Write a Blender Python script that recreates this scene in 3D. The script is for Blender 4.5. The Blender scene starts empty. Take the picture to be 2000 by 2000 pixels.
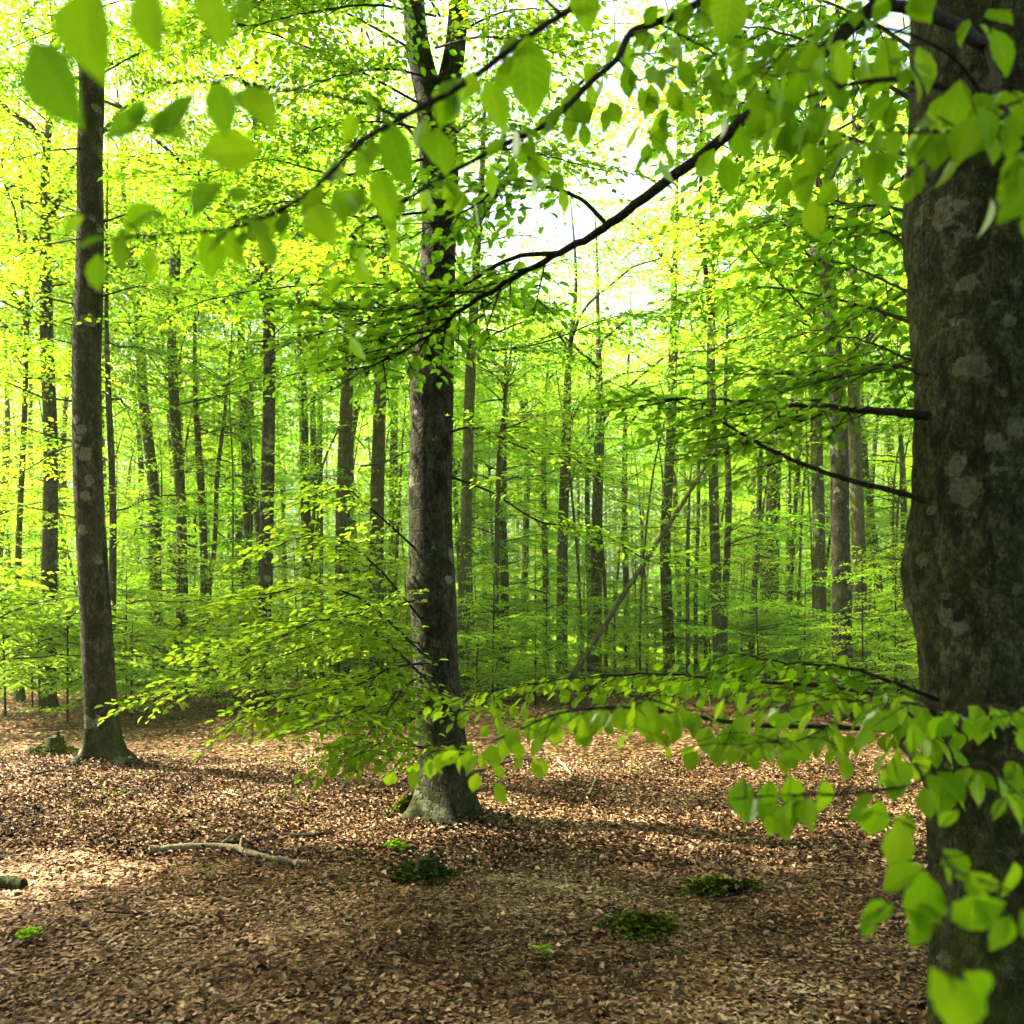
import bpy, math, random
import numpy as np
from mathutils import Vector, Matrix
R = math.radians
sc = bpy.context.scene
col = sc.collection
S = 2000.0 / 1932.0
F, HZ, EYE = 1600.0, 1230.0, 1.7            # focal length and horizon in photo pixels, eye height

# ------------------------------------------------------------------ camera
cd = bpy.data.cameras.new('camera'); cam = bpy.data.objects.new('camera', cd); col.objects.link(cam)
cam.location = (0, 0, EYE); cam.rotation_euler = (R(90), 0, 0)
cd.sensor_width = 36; cd.lens = 36 * F / 2000; cd.shift_y = (HZ - 1000) / 2000
cd.clip_start = 0.05; cd.clip_end = 1000
cd.dof.use_dof = True; cd.dof.focus_distance = 7.0; cd.dof.aperture_fstop = 2.8
sc.camera = cam
# ------------------------------------------------------------------ sky and sun
SUN_EL = 50.0
sv = Vector((-0.96, 0.27, 0)).normalized() * math.cos(R(SUN_EL)) + Vector((0, 0, math.sin(R(SUN_EL))))
w = bpy.data.worlds.new('World'); sc.world = w; w.use_nodes = True
nt = w.node_tree; bg = nt.nodes['Background']
sky = nt.nodes.new('ShaderNodeTexSky'); sky.sky_type = 'NISHITA'; sky.sun_disc = False
sky.sun_elevation = R(SUN_EL); sky.sun_rotation = math.atan2(sv.x, sv.y) % (2 * math.pi)
sky.air_density = 1.0; sky.dust_density = 8.0; sky.ozone_density = 0.3
nt.links.new(sky.outputs[0], bg.inputs[0]); bg.inputs[1].default_value = 0.10
sd = bpy.data.lights.new('sun', 'SUN'); sd.energy = 4.8; sd.angle = R(0.53); sd.color = (1.0, 0.93, 0.78)
so = bpy.data.objects.new('sun', sd); col.objects.link(so)
so.rotation_euler = (-sv).to_track_quat('-Z', 'Y').to_euler()
# ------------------------------------------------------------------ exposure and sampling
sc.view_settings.view_transform = 'Standard'; sc.view_settings.look = 'None'
sc.view_settings.exposure = 2.88; sc.view_settings.gamma = 1.0
cy = sc.cycles
cy.use_adaptive_sampling = True; cy.adaptive_threshold = 0.02
cy.max_bounces = 9; cy.diffuse_bounces = 7; cy.glossy_bounces = 2; cy.transmission_bounces = 8; cy.transparent_max_bounces = 8
cy.use_denoising = True; cy.caustics_reflective = False; cy.caustics_refractive = False
cy.sample_clamp_indirect = 8.0
sc.render.use_persistent_data = False

# ================================================================== helpers
def at(px, py, d):
    return np.array(((px - 1000) / F * d, d, EYE - (py - HZ) / F * d))
def at2(px, py, d):                         # pixel on the 1932 px picture
    return at(px * S, py * S, d)
def gz(x, y):                               # ground height
    return (0.07 * np.sin(x * .45 + 1.0) * np.cos(y * .37 + .5) + .035 * np.sin(x * 1.3 + y * .9)
            + .02 * np.sin(x * 2.9 - y * 2.1) + .00022 * np.maximum(np.hypot(x, y) - 18, 0) ** 2 * .6)
def nrm(a):
    return a / np.maximum(np.linalg.norm(a, axis=-1, keepdims=True), 1e-9)

class MB:                                   # collects shapes, links them as one mesh object
    def __init__(s): s.v = []; s.f = []; s.m = []; s.t = []; s.uv = []; s.n = 0
    def add(s, v, f, m=0, t=0.5, uv=None):
        v = np.asarray(v, np.float32).reshape(-1, 3); f = np.asarray(f, np.int64)
        s.v.append(v); s.f.append(f + s.n); s.m.append(np.full(len(f), m, np.int32))
        s.t.append(np.broadcast_to(np.asarray(t, np.float32), (len(v),)))
        s.uv.append(np.zeros((len(v), 2), np.float32) if uv is None else np.asarray(uv, np.float32))
        s.n += len(v)
    def mesh(s, name, mats, smooth=True):
        me = bpy.data.meshes.new(name)
        v = np.concatenate(s.v); nf = sum(len(f) for f in s.f)
        loops = np.concatenate([f.ravel() for f in s.f]); tot = np.concatenate([np.full(len(f), f.shape[1], np.int32) for f in s.f])
        start = np.concatenate(([0], np.cumsum(tot)[:-1])).astype(np.int32)
        me.vertices.add(len(v)); me.vertices.foreach_set('co', v.ravel())
        me.loops.add(len(loops)); me.loops.foreach_set('vertex_index', loops.astype(np.int32))
        me.polygons.add(nf); me.polygons.foreach_set('loop_start', start); me.polygons.foreach_set('loop_total', tot)
        me.polygons.foreach_set('material_index', np.concatenate(s.m))
        me.polygons.foreach_set('use_smooth', np.full(nf, smooth, bool))
        a = me.attributes.new('tint', 'FLOAT', 'POINT'); a.data.foreach_set('value', np.concatenate(s.t).astype(np.float32))
        u = me.uv_layers.new(name='UVMap'); uvs = np.concatenate(s.uv)[loops]; u.data.foreach_set('uv', uvs.ravel())
        for m in mats: me.materials.append(m)
        me.update(calc_edges=True)
        return me
    def build(s, name, mats, parent=None, smooth=True):
        return link(name, s.mesh(name, mats if isinstance(mats, (list, tuple)) else [mats], smooth), parent)
def link(name, me, parent=None):
    o = bpy.data.objects.new(name, me); col.objects.link(o)
    if parent is not None: o.parent = parent
    return o
def thing(name, label, cat, loc=(0, 0, 0), group=None):
    o = bpy.data.objects.new(name, None); col.objects.link(o); o.location = [float(c) for c in loc]; o.empty_display_size = .2
    return tag(o, label, cat, group)
def tag(o, label=None, cat=None, group=None, kind=None):
    if label: o['label'] = label
    if cat: o['category'] = cat
    if group: o['group'] = group
    if kind: o['kind'] = kind
    return o

def smooth_path(P, n):                      # Catmull-Rom through the points
    P = np.asarray(P, float); k = len(P)
    if k < 3:
        t = np.linspace(0, 1, n)[:, None]; return P[0] + (P[-1] - P[0]) * t
    Q = np.vstack((2 * P[0] - P[1], P, 2 * P[-1] - P[-2]))
    u = np.linspace(0, k - 1 - 1e-6, n); i = u.astype(int); t = (u - i)[:, None]
    a, b, c, d = Q[i], Q[i + 1], Q[i + 2], Q[i + 3]
    return .5 * (2 * b + (c - a) * t + (2 * a - 5 * b + 4 * c - d) * t ** 2 + (3 * b - a - 3 * c + d) * t ** 3)
def tube(mb, P, rad, sides=6, m=0, t=0.5, rfun=None, cap=True):
    P = np.asarray(P, float); n = len(P); rad = np.broadcast_to(np.asarray(rad, float), (n,))
    T = nrm(np.gradient(P, axis=0)); ref = np.array((1., 0, 0)) if abs(T[:, 2]).mean() > .75 else np.array((0, 0, 1.))
    A = nrm(ref - T * (T @ ref)[:, None]); B = np.cross(T, A)
    th = np.linspace(0, 2 * np.pi, sides, endpoint=False)
    r = np.repeat(rad[:, None], sides, 1)
    if rfun is not None: r = rfun(r, th[None, :], P)
    V = P[:, None, :] + r[..., None] * (np.cos(th)[None, :, None] * A[:, None, :] + np.sin(th)[None, :, None] * B[:, None, :])
    idx = np.arange(n * sides).reshape(n, sides); nx = np.roll(idx, -1, 1)
    f = np.stack((idx[:-1], nx[:-1], nx[1:], idx[1:]), -1).reshape(-1, 4)
    mb.add(V, f, m, t)
    if cap:
        for ring, rev in ((0, True), (n - 1, False)):
            c = P[ring]; vv = np.vstack((V[ring], c[None])); k = np.arange(sides); k2 = np.roll(k, -1)
            ff = np.stack((k2, k, np.full(sides, sides)), -1) if rev else np.stack((k, k2, np.full(sides, sides)), -1)
            mb.add(vv, ff, m, t)

# leaf outlines: a light one (2 quads) and a detailed one
def frame(D, N):
    D = nrm(D); N = nrm(N - D * (D * N).sum(-1, keepdims=True)); return D, np.cross(N, D), N
def leaves(mb, P, D, N, L, tint, m=0, wid=.62, fold=.12):
    if len(P) == 0: return
    D, W, N = frame(D, N); L = np.asarray(L)[:, None]; w = wid * .5
    def q(a, b, c): return P + L * (a * D + b * W + c * N)
    V = np.stack((q(0, 0, 0), q(.28, w * .88, fold), q(.68, w * .8, fold), q(1, 0, -.06), q(.68, -w * .8, fold), q(.28, -w * .88, fold)), 1)
    n = len(P); b = (np.arange(n) * 6)[:, None]
    f = np.concatenate((b + np.array((0, 3, 2, 1)), b + np.array((0, 5, 4, 3))))
    mb.add(V, f, m, np.repeat(tint, 6))
NU, NV = 9, 3
_t = np.linspace(0, 1, NU + 1); _wp = np.array((.03, .34, .68, .9, 1., .98, .86, .64, .32, .015))
def fine_leaves(mb, P, D, N, L, tint, rng, m=0, wid=.64):
    """ovate leaf, grid of NU x 2NV, folded at the midrib, pleated along the side veins, curled"""
    n = len(P); D, W, N = frame(D, N)
    vs = np.linspace(-1, 1, 2 * NV + 1)
    tt, vv = np.meshgrid(_t, vs, indexing='ij')
    fold = rng.uniform(.02, .22, n); curl = rng.uniform(-.05, .28, n); side = rng.normal(0, .07, n); wv = rng.uniform(.5, 1.3, n)
    half = wid * .5 * _wp[:, None] * vv
    wob = 1 + .06 * np.sin(tt * 29 + vv * 2)
    a = tt[None] * np.ones((n, 1, 1)); bb = half[None] * (wob[None] * rng.uniform(.88, 1.1, n)[:, None, None]) + (side[:, None, None] * np.sin(tt * np.pi)[None])
    c = (fold[:, None, None] * np.abs(half)[None] * 1.6 - curl[:, None, None] * tt[None] ** 2
         + wv[:, None, None] * .012 * (np.sin((tt * 7.5 - np.abs(vv) * 1.6) * 2 * np.pi) * np.abs(vv))[None]
         + rng.normal(0, .035, n)[:, None, None] * (vv * tt)[None])
    Lx = np.asarray(L)[:, None, None, None]
    V = P[:, None, None, :] + Lx * (a[..., None] * D[:, None, None, :] + bb[..., None] * W[:, None, None, :] + c[..., None] * N[:, None, None, :])
    k = (NU + 1) * (2 * NV + 1); id0 = np.arange(k).reshape(NU + 1, 2 * NV + 1)
    f0 = np.stack((id0[:-1, :-1], id0[1:, :-1], id0[1:, 1:], id0[:-1, 1:]), -1).reshape(-1, 4)
    f = (f0[None] + (np.arange(n) * k)[:, None, None]).reshape(-1, 4)
    uv = np.broadcast_to(np.stack((tt, vv * .5 + .5), -1)[None], (n,) + tt.shape + (2,)).reshape(-1, 2)
    mb.add(V.reshape(-1, 3), f, m, np.repeat(tint, k), uv)

# ================================================================== materials
def mat(name):
    m = bpy.data.materials.new(name); m.use_nodes = True; t = m.node_tree; t.nodes.clear()
    out = t.nodes.new('ShaderNodeOutputMaterial'); return m, t, out
def nd(t, kind, **kw):
    n = t.nodes.new(kind)
    for k, v in kw.items():
        if k.startswith('i_'): n.inputs[k[2:].replace('_', ' ')].default_value = v
        else: setattr(n, k, v)
    return n
def ramp(t, fac, stops, interp='LINEAR'):
    r = t.nodes.new('ShaderNodeValToRGB'); r.color_ramp.interpolation = interp
    e = r.color_ramp.elements
    while len(e) < len(stops): e.new(.5)
    for x, (p, c) in zip(e, stops): x.position = p; x.color = (*c, 1) if len(c) == 3 else c
    t.links.new(fac, r.inputs[0]); return r.outputs[0]
def mix(t, fac, a, b, blend='MIX'):
    n = t.nodes.new('ShaderNodeMix'); n.data_type = 'RGBA'; n.blend_type = blend
    for i, v in ((0, fac), (6, a), (7, b)):
        if hasattr(v, 'is_linked') or isinstance(v, bpy.types.NodeSocket): t.links.new(v, n.inputs[i])
        else: n.inputs[i].default_value = v if i == 0 else (*v, 1)
    return n.outputs[2]
def noise(t, vec, scale, detail=4, rough=.55, dist=0):
    n = nd(t, 'ShaderNodeTexNoise'); n.inputs['Scale'].default_value = scale; n.inputs['Detail'].default_value = detail
    n.inputs['Roughness'].default_value = rough; n.inputs['Distortion'].default_value = dist
    if vec is not None: t.links.new(vec, n.inputs['Vector'])
    return n.outputs['Fac']
def math_(t, op, a, b=0.0, clamp=False):
    n = nd(t, 'ShaderNodeMath', operation=op, use_clamp=clamp)
    for i, v in ((0, a), (1, b)):
        if isinstance(v, bpy.types.NodeSocket): t.links.new(v, n.inputs[i])
        else: n.inputs[i].default_value = v
    return n.outputs[0]

def leaf_material(name, refl, trans, veins=False, share=.58, vary=.35):
    """refl / trans: three colours each (dark, middle, light) picked leaf by leaf"""
    m, t, out = mat(name)
    at_ = nd(t, 'ShaderNodeAttribute', attribute_name='tint')
    oi = nd(t, 'ShaderNodeObjectInfo')
    f = math_(t, 'ADD', at_.outputs['Fac'], math_(t, 'MULTIPLY', math_(t, 'SUBTRACT', oi.outputs['Random'], .5), vary), True)
    cr = ramp(t, f, [(0, refl[0]), (.5, refl[1]), (1, refl[2])]); ct = ramp(t, f, [(0, trans[0]), (.5, trans[1]), (1, trans[2])])
    dif = nd(t, 'ShaderNodeBsdfDiffuse'); tr = nd(t, 'ShaderNodeBsdfTranslucent'); gl = nd(t, 'ShaderNodeBsdfGlossy'); gl.inputs['Roughness'].default_value = .42
    if veins:
        uv = nd(t, 'ShaderNodeUVMap'); sep = nd(t, 'ShaderNodeSeparateXYZ'); t.links.new(uv.outputs[0], sep.inputs[0])
        vabs = math_(t, 'ABSOLUTE', math_(t, 'SUBTRACT', sep.outputs[1], .5))
        s = math_(t, 'SUBTRACT', math_(t, 'MULTIPLY', sep.outputs[0], 8.0), math_(t, 'MULTIPLY', vabs, 3.4))
        fr = math_(t, 'ABSOLUTE', math_(t, 'SUBTRACT', math_(t, 'FRACT', s), .5))
        vein = math_(t, 'MAXIMUM', math_(t, 'LESS_THAN', fr, .055), math_(t, 'LESS_THAN', vabs, .022))
        no = nd(t, 'ShaderNodeTexCoord'); blot = noise(t, no.outputs['Object'], 35, 3)
        ct = mix(t, math_(t, 'MULTIPLY', vein, .36), ct, tuple(min(1, c * 1.5) for c in trans[2]))
        cr = mix(t, math_(t, 'MULTIPLY', vein, .2), cr, tuple(min(1, c * 1.4) for c in refl[2]))
        ct = mix(t, math_(t, 'MULTIPLY', blot, .35), ct, tuple(c * .7 for c in trans[0]))
        bmp = nd(t, 'ShaderNodeBump'); bmp.inputs['Strength'].default_value = .35; bmp.inputs['Distance'].default_value = .002
        t.links.new(fr, bmp.inputs['Height'])
        for b in (dif, gl): t.links.new(bmp.outputs[0], b.inputs['Normal'])
    t.links.new(cr, dif.inputs[0]); t.links.new(ct, tr.inputs[0])
    mx = nd(t, 'ShaderNodeMixShader'); mx.inputs[0].default_value = share
    t.links.new(dif.outputs[0], mx.inputs[1]); t.links.new(tr.outputs[0], mx.inputs[2])
    fz = nd(t, 'ShaderNodeFresnel'); fz.inputs[0].default_value = 1.32
    mg = nd(t, 'ShaderNodeMixShader'); t.links.new(math_(t, 'MULTIPLY', fz.outputs[0], .14), mg.inputs[0])
    t.links.new(mx.outputs[0], mg.inputs[1]); t.links.new(gl.outputs[0], mg.inputs[2]); t.links.new(mg.outputs[0], out.inputs[0])
    return m
M_LEAF = leaf_material('beech_leaf', [(.045, .128, .005), (.085, .195, .007), (.145, .25, .010)], [(.15, .42, .008), (.275, .59, .010), (.45, .69, .015)])
M_YOUNG = leaf_material('young_beech_leaf', [(.075, .18, .004), (.13, .25, .005), (.20, .30, .006)], [(.22, .49, .008), (.37, .60, .012), (.47, .64, .018)])
M_FINE = leaf_material('near_beech_leaf', [(.055, .145, .003), (.10, .23, .005), (.17, .30, .007)], [(.17, .44, .005), (.33, .64, .006), (.56, .80, .014)], veins=True, vary=.0)

def bark_material(name, base, dark, moss, lichen, scale=1.0, moss_amt=.5, lichen_amt=.3, bump=.6, foot=.2):
    m, t, out = mat(name)
    tc = nd(t, 'ShaderNodeTexCoord'); oi = nd(t, 'ShaderNodeObjectInfo')
    off = nd(t, 'ShaderNodeVectorMath', operation='ADD'); t.links.new(tc.outputs['Object'], off.inputs[0]); t.links.new(oi.outputs['Location'], off.inputs[1])
    v = off.outputs[0]
    mp = nd(t, 'ShaderNodeMapping'); mp.inputs['Scale'].default_value = (1, 1, .55); t.links.new(v, mp.inputs[0]); vs = mp.outputs[0]
    mpf = nd(t, 'ShaderNodeMapping'); mpf.inputs['Scale'].default_value = (.5, .5, 2.6); t.links.new(v, mpf.inputs[0])
    big = noise(t, vs, 9 * scale, 6, .68, .6); fine = noise(t, vs, 38 * scale, 6, .65, .6); lines = noise(t, mpf.outputs[0], 16 * scale, 4, .6, .3)
    c = mix(t, ramp(t, big, [(.40, (0, 0, 0)), (.60, (1, 1, 1))]), dark, base)
    c = mix(t, math_(t, 'MULTIPLY', ramp(t, fine, [(.42, (1, 1, 1)), (.6, (0, 0, 0))]), .75), c, tuple(x * .45 for x in dark))
    c = mix(t, math_(t, 'MULTIPLY', ramp(t, lines, [(.30, (1, 1, 1)), (.42, (0, 0, 0))]), .45), c, tuple(x * .5 for x in dark))
    vor = nd(t, 'ShaderNodeTexVoronoi', feature='DISTANCE_TO_EDGE'); vor.inputs['Scale'].default_value = 14 * scale
    t.links.new(vs, vor.inputs['Vector'])
    crk = ramp(t, vor.outputs['Distance'], [(0, (1, 1, 1)), (.05, (0, 0, 0))]); c = mix(t, math_(t, 'MULTIPLY', crk, math_(t, 'MULTIPLY', big, .7)), c, tuple(x * .35 for x in dark))
    # pale lichen patches with ragged rims
    lv = nd(t, 'ShaderNodeTexVoronoi'); lv.inputs['Scale'].default_value = 4.6 * scale
    wrp = nd(t, 'ShaderNodeVectorMath', operation='ADD'); nz = nd(t, 'ShaderNodeTexNoise'); nz.inputs['Scale'].default_value = 22 * scale; t.links.new(v, nz.inputs['Vector'])
    sc_ = nd(t, 'ShaderNodeVectorMath', operation='SCALE'); sc_.inputs['Scale'].default_value = .09 / scale; t.links.new(nz.outputs['Color'], sc_.inputs[0])
    t.links.new(v, wrp.inputs[0]); t.links.new(sc_.outputs[0], wrp.inputs[1]); t.links.new(wrp.outputs[0], lv.inputs['Vector'])
    rad = math_(t, 'MULTIPLY', math_(t, 'MULTIPLY', lv.outputs['Color'], lichen_amt * 2.1), ramp(t, noise(t, v, 1.5 * scale, 2), [(.40, (0, 0, 0)), (.58, (1, 1, 1))]))
    lic = math_(t, 'MULTIPLY', math_(t, 'LESS_THAN', lv.outputs['Distance'], rad), ramp(t, fine, [(.3, (.3, .3, .3)), (.65, (1, 1, 1))]))
    c = mix(t, math_(t, 'MULTIPLY', lic, math_(t, 'ADD', .3, math_(t, 'MULTIPLY', lines, .7))), c, lichen)
    # small white flecks
    fv = nd(t, 'ShaderNodeTexVoronoi'); fv.inputs['Scale'].default_value = 26 * scale; t.links.new(wrp.outputs[0], fv.inputs['Vector'])
    fl = math_(t, 'LESS_THAN', fv.outputs['Distance'], math_(t, 'MULTIPLY', math_(t, 'GREATER_THAN', fv.outputs['Color'], .68), .15))
    c = mix(t, math_(t, 'MULTIPLY', fl, .4), c, tuple(min(1, x * 1.25) for x in lichen))
    # moss creeping up from the foot and in soft vertical streaks
    sep = nd(t, 'ShaderNodeSeparateXYZ'); t.links.new(tc.outputs['Object'], sep.inputs[0])
    mr = nd(t, 'ShaderNodeMapRange'); mr.inputs['From Min'].default_value = 0; mr.inputs['From Max'].default_value = 1.5
    mr.inputs['To Min'].default_value = foot; mr.inputs['To Max'].default_value = 0; t.links.new(sep.outputs[2], mr.inputs[0])
    mn = noise(t, vs, 3.2 * scale, 6, .7, .5)
    mf = ramp(t, math_(t, 'ADD', mn, mr.outputs[0]), [(.66 - .28 * moss_amt, (0, 0, 0)), (.86 - .28 * moss_amt, (1, 1, 1))])
    c = mix(t, math_(t, 'MULTIPLY', mf, ramp(t, noise(t, v, 55 * scale, 5, .7), [(.3, (.25, .25, .25)), (.62, (.95, .95, .95))])), c, mix(t, ramp(t, noise(t, v, 12 * scale, 4), [(.35, (0, 0, 0)), (.65, (1, 1, 1))]), tuple(x * .4 for x in moss), tuple(x * 1.35 for x in moss)))
    p = nd(t, 'ShaderNodeBsdfPrincipled'); p.inputs['Roughness'].default_value = .9; p.inputs['Specular IOR Level'].default_value = .1
    t.links.new(c, p.inputs['Base Color'])
    h = math_(t, 'ADD', math_(t, 'MULTIPLY', fine, .7), math_(t, 'ADD', math_(t, 'MULTIPLY', lines, .5), math_(t, 'MULTIPLY', mf, .35)))
    h = math_(t, 'ADD', h, math_(t, 'MULTIPLY', ramp(t, vor.outputs['Distance'], [(0, (0, 0, 0)), (.09, (1, 1, 1))]), .25))
    b = nd(t, 'ShaderNodeBump'); b.inputs['Strength'].default_value = bump; b.inputs['Distance'].default_value = .035 / scale
    t.links.new(h, b.inputs['Height']); t.links.new(b.outputs[0], p.inputs['Normal']); t.links.new(p.outputs[0], out.inputs[0])
    return m
M_BARK = bark_material('beech_bark', (.085, .084, .047), (.014, .0135, .0045), (.021, .032, .0015), (.24, .24, .16), 1.0, .58, .30, foot=.17)
M_OLD = bark_material('old_beech_bark', (.078, .090, .034), (.013, .0155, .0045), (.028, .040, .002), (.135, .145, .080), 1.7, .55, .30, .85)
M_FAR = bark_material('faded_far_bark', (.115, .118, .045), (.048, .052, .016), (.05, .07, .006), (.16, .165, .10), .8, .5, .2)  # paler, greener than near bark: the fade with distance is in the colour
M_TWIG = bark_material('twig_bark', (.045, .036, .022), (.016, .013, .008), (.026, .030, .007), (.09, .09, .06), 3.0, .2, .12, foot=0)
M_DEAD = bark_material('dead_wood', (.34, .29, .17), (.20, .17, .09), (.06, .065, .015), (.26, .23, .16), 3.0, .05, .2, foot=0)

def litter_material(name):                  # a fallen leaf, coloured leaf by leaf
    m, t, out = mat(name)
    a = nd(t, 'ShaderNodeAttribute', attribute_name='tint')
    c = ramp(t, a.outputs['Fac'], [(0, (.013, .006, .0012)), (.25, (.050, .023, .005)), (.5, (.135, .073, .028)), (.8, (.29, .178, .090)), (1, (.48, .34, .19))])
    p = nd(t, 'ShaderNodeBsdfPrincipled'); p.inputs['Roughness'].default_value = .7; p.inputs['Specular IOR Level'].default_value = .12
    t.links.new(c, p.inputs['Base Color']); t.links.new(p.outputs[0], out.inputs[0]); return m
M_LITTER = litter_material('fallen_leaf')
def ground_material():
    m, t, out = mat('forest_floor')
    tc = nd(t, 'ShaderNodeTexCoord'); v = tc.outputs['Object']
    nz = nd(t, 'ShaderNodeTexNoise'); nz.inputs['Scale'].default_value = 14; t.links.new(v, nz.inputs['Vector'])
    sc_ = nd(t, 'ShaderNodeVectorMath', operation='SCALE'); sc_.inputs['Scale'].default_value = .06; t.links.new(nz.outputs['Color'], sc_.inputs[0])
    wp = nd(t, 'ShaderNodeVectorMath', operation='ADD'); t.links.new(v, wp.inputs[0]); t.links.new(sc_.outputs[0], wp.inputs[1])
    vo = nd(t, 'ShaderNodeTexVoronoi'); vo.inputs['Scale'].default_value = 21; t.links.new(wp.outputs[0], vo.inputs['Vector'])
    sp = nd(t, 'ShaderNodeSeparateColor'); t.links.new(vo.outputs['Color'], sp.inputs[0])
    c = ramp(t, sp.outputs[0], [(0, (.014, .006, .001)), (.3, (.045, .022, .006)), (.6, (.11, .06, .021)), (1, (.22, .14, .065))])
    c = mix(t, ramp(t, vo.outputs['Distance'], [(.45, (0, 0, 0)), (.75, (.8, .8, .8))]), c, (.010, .006, .003))
    mo = noise(t, v, .55, 5, .6); c = mix(t, ramp(t, mo, [(.56, (0, 0, 0)), (.72, (.6, .6, .6))]), c, (.040, .046, .008))
    # low green plants cover the floor farther off
    sep = nd(t, 'ShaderNodeSeparateXYZ'); t.links.new(v, sep.inputs[0])
    mr = nd(t, 'ShaderNodeMapRange'); mr.inputs['From Min'].default_value = 22; mr.inputs['From Max'].default_value = 45; t.links.new(sep.outputs[1], mr.inputs[0])
    gf = math_(t, 'MULTIPLY', mr.outputs[0], ramp(t, noise(t, v, .4, 5, .6), [(.35, (0, 0, 0)), (.5, (1, 1, 1))]))
    c = mix(t, gf, c, (.10, .17, .008))
    p = nd(t, 'ShaderNodeBsdfPrincipled'); p.inputs['Roughness'].default_value = .95; p.inputs['Specular IOR Level'].default_value = .05
    t.links.new(c, p.inputs['Base Color'])
    h = math_(t, 'ADD', math_(t, 'MULTIPLY', sp.outputs[1], .8), math_(t, 'MULTIPLY', vo.outputs['Distance'], -.8))
    b = nd(t, 'ShaderNodeBump'); b.inputs['Strength'].default_value = .9; b.inputs['Distance'].default_value = .03
    t.links.new(h, b.inputs['Height']); t.links.new(b.outputs[0], p.inputs['Normal']); t.links.new(p.outputs[0], out.inputs[0]); return m
M_GROUND = ground_material()
def moss_material():
    m, t, out = mat('moss')
    tc = nd(t, 'ShaderNodeTexCoord'); n = noise(t, tc.outputs['Object'], 30, 5)
    c = ramp(t, n, [(.3, (.020, .032, .001)), (.55, (.065, .095, .003)), (.75, (.15, .19, .005))])
    p = nd(t, 'ShaderNodeBsdfPrincipled'); p.inputs['Roughness'].default_value = .95; p.inputs['Specular IOR Level'].default_value = .05; t.links.new(c, p.inputs['Base Color'])
    b = nd(t, 'ShaderNodeBump'); b.inputs['Strength'].default_value = 1; b.inputs['Distance'].default_value = .02
    t.links.new(noise(t, tc.outputs['Object'], 90, 4), b.inputs['Height']); t.links.new(b.outputs[0], p.inputs['Normal']); t.links.new(p.outputs[0], out.inputs[0]); return m
M_MOSS = moss_material()

# ================================================================== the ground
def build_ground():
    xs = np.unique(np.concatenate((np.linspace(-400, -60, 18), np.linspace(-60, -9, 52), np.linspace(-9, 9, 181), np.linspace(9, 60, 52), np.linspace(60, 400, 18))))
    ys = np.unique(np.concatenate((np.linspace(-200, -10, 20), np.linspace(-10, 1, 12), np.linspace(1, 18, 171), np.linspace(18, 70, 53), np.linspace(70, 500, 30))))
    X, Y = np.meshgrid(xs, ys, indexing='ij'); Z = gz(X, Y)
    Z = Z + .012 * np.sin(X * 7.3 + Y * 3.1) * np.sin(Y * 8.7 - X * 2.3)
    idx = np.arange(X.size).reshape(X.shape)
    f = np.stack((idx[:-1, :-1], idx[1:, :-1], idx[1:, 1:], idx[:-1, 1:]), -1).reshape(-1, 4)
    mb = MB(); mb.add(np.stack((X, Y, Z), -1), f)
    tag(mb.build('ground', M_GROUND), kind='structure')
build_ground()
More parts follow.
